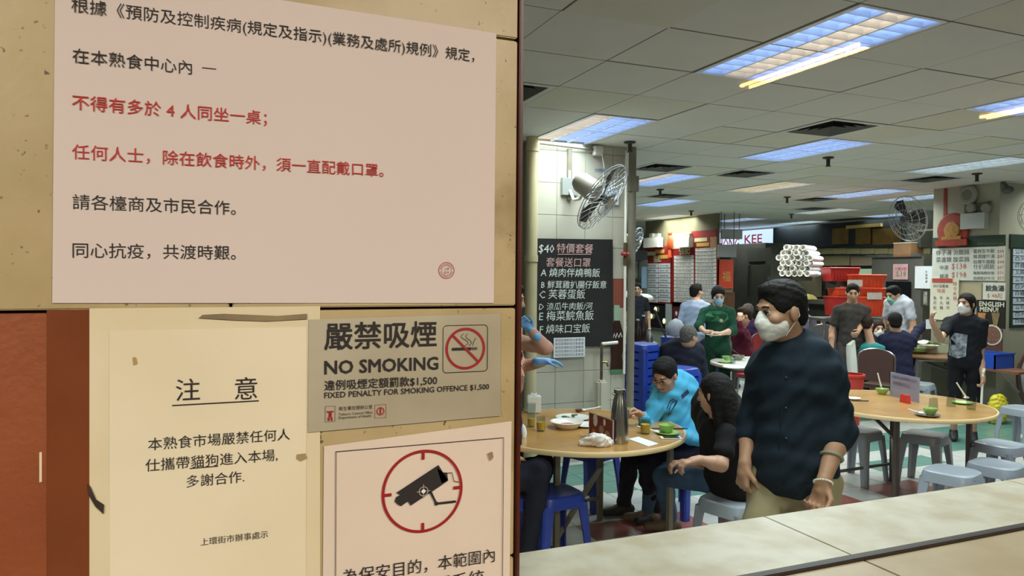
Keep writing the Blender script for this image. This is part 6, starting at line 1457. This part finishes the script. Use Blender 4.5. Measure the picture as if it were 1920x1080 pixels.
# man in the light blue polo at the first table
sky = cloth((84, 178, 222), 'sky_polo', .12); NV = mat('polo_navy', (34, 48, 84), .8)
r1, K1, h1, RM1, tb1 = person('seated man in light blue long-sleeved polo and glasses looking down at the first table', 1272, 5.36, 42, pose='sit', H=1.70, head=(40, 30, 4), skin=0, shirt=sky, sleeve='long', pants=cloth((24, 26, 44), 'dark_trousers'), shoes=(26, 26, 28), lean=.25, collar=sky, vb=.008, fat=1.08, noise=.006, hands=(.9, .5),
    J=dict(head=atD(1246, 703, 5.16), neck=atD(1268, 748, 5.26), shR=atD(1228, 762, 5.2), elR=atD(1214, 806, 5.18), wrR=atD(1206, 781, 5.0), shL=atD(1302, 770, 5.28), elL=atD(1304, 822, 5.22), wrL=atD(1262, 814, 5.06),
           kneeR=atD(1183, 850, 5.2), ankR=gnd(1170, 5.44, .09), kneeL=atD(1208, 862, 5.12), ankL=gnd(1228, 5.30, .09), toeR=gnd(1135, 5.4, .09), toeL=gnd(1190, 5.2, .09)), hd=(nrm(-rt * .8 + up * .5), nrm(-rt)), pn=(nrm(-up - fw * .4), -up))
b = surf(part(r1, 'shirt'))
for pts in ([(1250, 778), (1251, 765), (1256, 752), (1262, 748), (1268, 752), (1262, 766), (1254, 776)], [(1253, 779), (1255, 766), (1259, 756), (1264, 752)], [(1256, 778), (1263, 764), (1268, 757), (1270, 750)]): stripe(r1, b, pts, .0035, NV, 'polo_logo')
decal(r1, b, [(1277, 741), (1289, 730), (1293, 736), (1280, 748)], NV, 'shoulder_panel'); decal(r1, b, [(1217, 716 + 12), (1221, 710 + 12), (1219, 740), (1216, 742)], NV, 'shoulder_panel')
q = MB()
for sd in (1, -1): q.path([h1(sd * .032 + .022 * math.cos(a), .101, .006 + .015 * math.sin(a)) for a in np.linspace(0, 2 * math.pi, 16, False)], .0016, 5, closed=True); q.path([h1(sd * .054, .099, .010), h1(sd * .076, .06, .012), h1(sd * .082, -.005, .008)], .0015, 5)
q.path([h1(-.010, .101, .008), h1(.010, .101, .008)], .0015, 5); o = W(q.build('glasses', mat('frame_dark', (30, 24, 24), .3)), r1)

# long-haired sitter in black
black = cloth((20, 20, 22), 'black_tee', .2)
r2, K2, h2, RM2, tb2 = person('long-haired sitter in black T-shirt and blue jeans on a grey stool, seen from behind', 1380, 4.55, 98, pose='sit', H=1.68, head=(132, 8, 0), skin=0, hair='black', hairstyle='long', shirt=black, sleeve='short', pants=cloth((74, 104, 138), 'blue_jeans', .2), shoes=(120, 100, 78), fat=1.42, vb=.008, lean=.35,
    J=dict(head=atD(1340, 738, 4.32), neck=atD(1352, 786, 4.36), shL=atD(1364, 812, 4.22), elL=atD(1352, 872, 4.10), wrL=atD(1312, 862, 4.10), shR=atD(1338, 812, 4.52), elR=atD(1330, 868, 4.6), wrR=atD(1292, 868, 4.5),
           kneeL=atD(1243, 893, 5.02), ankL=gnd(1256, 5.10, .09), kneeR=atD(1228, 884, 5.2), ankR=gnd(1216, 5.28, .09), toeR=gnd(1185, 5.3, .09), toeL=gnd(1226, 5.1, .09)), hands=(.6, .6), hd=(nrm(-rt), nrm(-rt - up * .2)), pn=(-up, -up))

# old man with grey hair, back to us
person('old man with thinning grey hair in dark navy jacket, back turned, at the white table', 1276, 7.85, 195, pose='sit', H=1.72, head=(236, 10, 0), skin=0, hair='grey', hairstyle='thin', shirt=cloth((30, 32, 48), 'navy_jacket'), sleeve='long', pants=cloth((30, 32, 36), 'black_trousers'), fat=1.3, lean=.25,
    J=dict(head=atD(1292, 632, 7.8)))
# waitress
r4, K4, h4, RM4, tb4 = person('waitress in green sports shirt and shorts with blue mask handling a plate', 1343, 9.25, 8, pose='stand', H=1.62, head=(5, 24, 0), skin=1, hair='black', hairstyle='pony', shirt=cloth((28, 72, 54), 'green_shirt', .3), sleeve='elbow', pants=cloth((24, 58, 44), 'green_shorts', .2), pants_short=True, mask=BLUEM,
    J=dict(elR=atD(1310, 612, 9.1), wrR=atD(1322, 622, 8.95), elL=atD(1374, 620, 9.1), wrL=atD(1350, 626, 8.92)), hd=(nrm(rt + up * .1), nrm(-rt + up * .2)), hands=(.8, .7), pn=(-up, -up))
b = surf(part(r4, 'shirt')); decal(r4, b, [(1322, 590), (1330, 583), (1353, 583), (1364, 588), (1366, 598), (1356, 606), (1343, 602), (1328, 603)], mat('green_bright', (34, 100, 62), .8), 'yoke_print')
decal(r4, b, [(1349, 600), (1352, 597), (1356, 600), (1355, 604), (1350, 604)], mat('badge_pale', (170, 160, 140), .7), 'badge')
b = surf(part(r4, 'trousers'))
def dtext(root, b, s, x, y, wpx, m, rot=0.0, name='lettering'):
    t_ = text(name, s, (0, 0, 0), X1, Z1, m, width=1, parent=None); me = t_.data; co = np.empty(len(me.vertices) * 3); me.vertices.foreach_get('co', co); co = co.reshape(-1, 3)
    out = []
    for c in co:
        u, v = c[0] * wpx, -c[2] * wpx; xx = x + u * math.cos(rot) - v * math.sin(rot); yy = y + u * math.sin(rot) + v * math.cos(rot); p = hit(b, xx, yy, .006)
        if p is None:  bpy.data.objects.remove(t_); return
        out.append(p)
    me.vertices.foreach_set('co', np.array(out).ravel()); me.update(); W(t_, root)
dtext(r4, b, 'TSD', 1360, 690, 15, mat('print_white', (220, 222, 215), .7), rot=-math.pi / 2 + .12)
p = (K4['wrR'] + K4['wrL']) / 2 - fw * .06; plate(p - Z1 * .03, 'plate held by the waitress in green', r=.09)['label'] = 'pale plate in the hands of the waitress in green'
# boy in hoodie
person('youth in pale blue-grey hoodie walking away before the red menu panels', 1303, 10.7, 200, pose='walk', H=1.64, head=(240, 0, 0), skin=1, shirt=cloth((158, 172, 200), 'pale_hoodie', .15), sleeve='long', pants=cloth((60, 66, 80), 'slate_trousers'), fat=1.12)
# man in grey shirt
person('man in dark grey T-shirt and grey trousers standing before the orange baskets', 1594, 9.5, 15, pose='stand', H=1.66, head=(20, 12, 0), skin=0, shirt=cloth((66, 62, 60), 'grey_tee', .3), sleeve='short', pants=cloth((82, 78, 80), 'grey_trousers'),
    J=dict(elL=atD(1617, 606, 9.45), wrL=atD(1609, 622, 9.25)), hands=(.5, .6))
# man in white shirt
person('man in pale shirt with green mask bending by the steel kiosk cabinet', 1694, 10.15, 75, pose='stand', H=1.76, head=(70, 20, 0), skin=0, lean=.25, shirt=cloth((196, 202, 220), 'white_shirt', .1), sleeve='short', pants=cloth((36, 38, 62), 'navy_trousers'), mask=mat('mask_green', (140, 196, 180), .8),
    J=dict(head=atD(1675, 553, 10.1)))
# waiting man at right in black tee
r8, K8, h8, RM8, tb8 = person('person in black T-shirt with white print and white mask standing right of the brown table', 1806, 8.05, 30, pose='stand', H=1.58, head=(62, 0, 0), skin=0, hair='black', hairstyle='pony', shirt=cloth((30, 32, 40), 'black_print_tee', .2), sleeve='short', pants=cloth((26, 28, 32), 'black_shorts'), pants_short=True, mask=WHITEM, shoes=(30, 30, 34), fat=1.05, vb=.009,
    J=dict(elR=atD(1764, 636, 7.9), wrR=atD(1748, 606, 7.8), elL=atD(1838, 668, 8.0), wrL=atD(1843, 708, 7.85)), hd=(nrm(up - rt * .2), nrm(-up)), hands=(.6, .9))
b = surf(part(r8, 'shirt')); decal(r8, b, [(1780, 636), (1790, 624), (1814, 628), (1811, 668), (1796, 672), (1779, 666)], mat('print_grey', (176, 182, 190), .8, var=.5, scale=20, col2=(70, 76, 96)), 'shirt_print', sub=3, off=.012)
t = thing('walking_stick', K8['wrL'] - Z1 * .05, 'white plastic stick held low by the person in the black T-shirt', 'stick'); MB().tube((0, 0, .1), (-.10, -.05, -.42), .012).build('shaft', M_pw, t, True); MB().tube((0, 0, .1), (.03, .01, .14), .016).build('grip', M_pw, t, True)
# seated navy back
person('diner in dark navy top seen from behind reaching right across the brown table', 1682, 9.3, 185, pose='sit', H=1.72, head=(200, 5, 0), skin=1, shirt=cloth((34, 36, 62), 'navy_top', .15), sleeve='long', pants=cloth((30, 30, 36), 'dark_pants2'), fat=1.15, lean=.1,
    J=dict(elR=atD(1722, 618, 9.5), wrR=atD(1738, 606, 9.55), head=atD(1678, 604, 9.3)), hd=(nrm(rt), None))
t = thing('paper_cup', atD(1741, 608, 9.4), 'white card held out over the brown table by the reaching diner', 'card'); MB().box((-.05, -.01, -.06), (.05, .0, .06), .002).build('card', PW, t); MB().box((-.05, -.012, .045), (.05, .002, .062)).build('fold', PW, t)
person('brown-haired woman with white mask seated behind the navy-backed diner', 1650, 10.25, 20, pose='sit', H=1.62, head=(10, 5, 0), skin=1, hair='brown', hairstyle='long', shirt=cloth((46, 50, 58), 'dark_top'), sleeve='long', pants=cloth((40, 40, 46), 'dark_pants3'), mask=WHITEM, J=dict(head=atD(1647, 617, 10.2)))
person('child in teal shirt in the white child chair, back turned', 1632, 9.35, 215, pose='sit', H=1.12, seat=.50, head=(225, 5, 0), skin=1, hair='brown', shirt=cloth((60, 146, 148), 'teal_shirt', .1), sleeve='long', pants=cloth((50, 52, 60), 'child_pants'), J=dict(head=atD(1627, 608, 9.35)))
person('masked woman in black with a raised fist by the far small table', 1562, 12.6, 35, pose='sit', H=1.66, head=(30, 0, 0), skin=1, hairstyle='pony', shirt=cloth((26, 28, 32), 'black_jacket'), sleeve='long', pants=cloth((26, 26, 30), 'black_pants2'), mask=BLUEM, fat=1.1, J=dict(elR=atD(1545, 628, 12.4), wrR=atD(1541, 612, 12.3), head=atD(1563, 584, 12.55)), hd=(nrm(up), None), hands=(1.1, .5))
person('woman in grey-mauve seated at the far small table behind the walking man neck', 1506, 13.9, 10, pose='sit', H=1.62, head=(0, 5, 0), skin=1, hairstyle='long', hair='black', shirt=cloth((120, 112, 130), 'mauve_top', .15), sleeve='long', pants=cloth((60, 58, 66), 'mauve_pants'))
person('diner in maroon sweater with a hand at the mouth in front of the grey cabinet', 1400, 10.3, 95, pose='sit', H=1.66, head=(90, 10, 0), skin=1, hair='brown', hairstyle='short', shirt=cloth((86, 24, 44), 'maroon_sweater', .2), sleeve='long', pants=cloth((40, 50, 74), 'denim2'), fat=1.1, lean=.3,
    J=dict(head=atD(1395, 592, 10.15), elL=atD(1388, 622, 10.0), wrL=atD(1387, 604, 10.0)), hd=(None, nrm(up + rt * .1)))
person('elderly diner in purple jacket behind the maroon sweater', 1402, 11.9, 60, pose='sit', H=1.70, head=(60, 5, 0), skin=2, hair='grey', hairstyle='thin', shirt=cloth((58, 40, 80), 'purple_jacket', .2), sleeve='long', pants=cloth((50, 50, 56), 'grey_pants3'))
person('bald cook in dark shirt far back between standpipe and booth', 1193, 14.0, 5, pose='stand', H=1.60, head=(10, 8, 0), skin=0, hairstyle='thin', hair='black', shirt=cloth((34, 36, 46), 'cook_shirt'), sleeve='short', pants=cloth((30, 30, 34), 'cook_pants'))
# worker with blue gloves, mostly hidden by the tiled wall
GLV = mat('glove_blue', (110, 165, 220), .4, var=.1, scale=20)
person('worker in pinkish sleeves and blue gloves leaning in from behind the tiled wall', 948, 5.7, 280, pose='stand', H=1.68, head=(280, 15, 0), skin=1, shirt=cloth((196, 152, 134), 'pink_sleeves', .15), sleeve='long', pants=cloth((30, 34, 46), 'worker_pants'), glove=GLV, vb=.009,
    J=dict(shR=atD(966, 640, 5.5), elR=atD(1022, 652, 5.35), wrR=atD(998, 622, 5.3), shL=atD(960, 640, 5.85), elL=atD(975, 688, 5.75), wrL=atD(1018, 678, 5.5)), hd=(nrm(-rt * .7 + up * .8), nrm(rt + up * .05)), pn=(nrm(-fw), nrm(-up)), hands=(.5, .35))
person('diner in dark jeans half hidden by the tiled wall beside the first table', 938, 4.5, 285, pose='sit', H=1.70, head=(285, 10, 0), skin=1, shirt=cloth((40, 40, 48), 'hidden_top'), sleeve='short', pants=cloth((36, 38, 54), 'dark_jeans'), shoes=(28, 28, 30), vb=.009,
    J=dict(kneeR=atD(1012, 880, 4.35), ankR=gnd(990, 4.4, .09), kneeL=atD(1020, 872, 4.75), ankL=gnd(985, 4.7, .09), elR=atD(945, 800, 4.3), wrR=atD(960, 850, 4.35), elL=atD(940, 800, 4.8), wrL=atD(958, 850, 4.7)))
bstool(gnd(938, 4.5), 'blue stool behind the tiled wall under the half-hidden diner')
for o in list(COL.objects):          # pieces too small to be told apart stay joined
    n_ = o.name.split('.')[0]
    if o.parent is not None and n_ in ('eyeballs', 'eyebrows', 'strap', 'lettering', 'chalk_lettering', 'louvre', 'flute', 'rib', 'noodles', 'border', 'smoke_line', 'ash', 'emblem_frame', 'script_mark', 'front_guard', 'rear_guard'): o['kind'] = 'stuff'
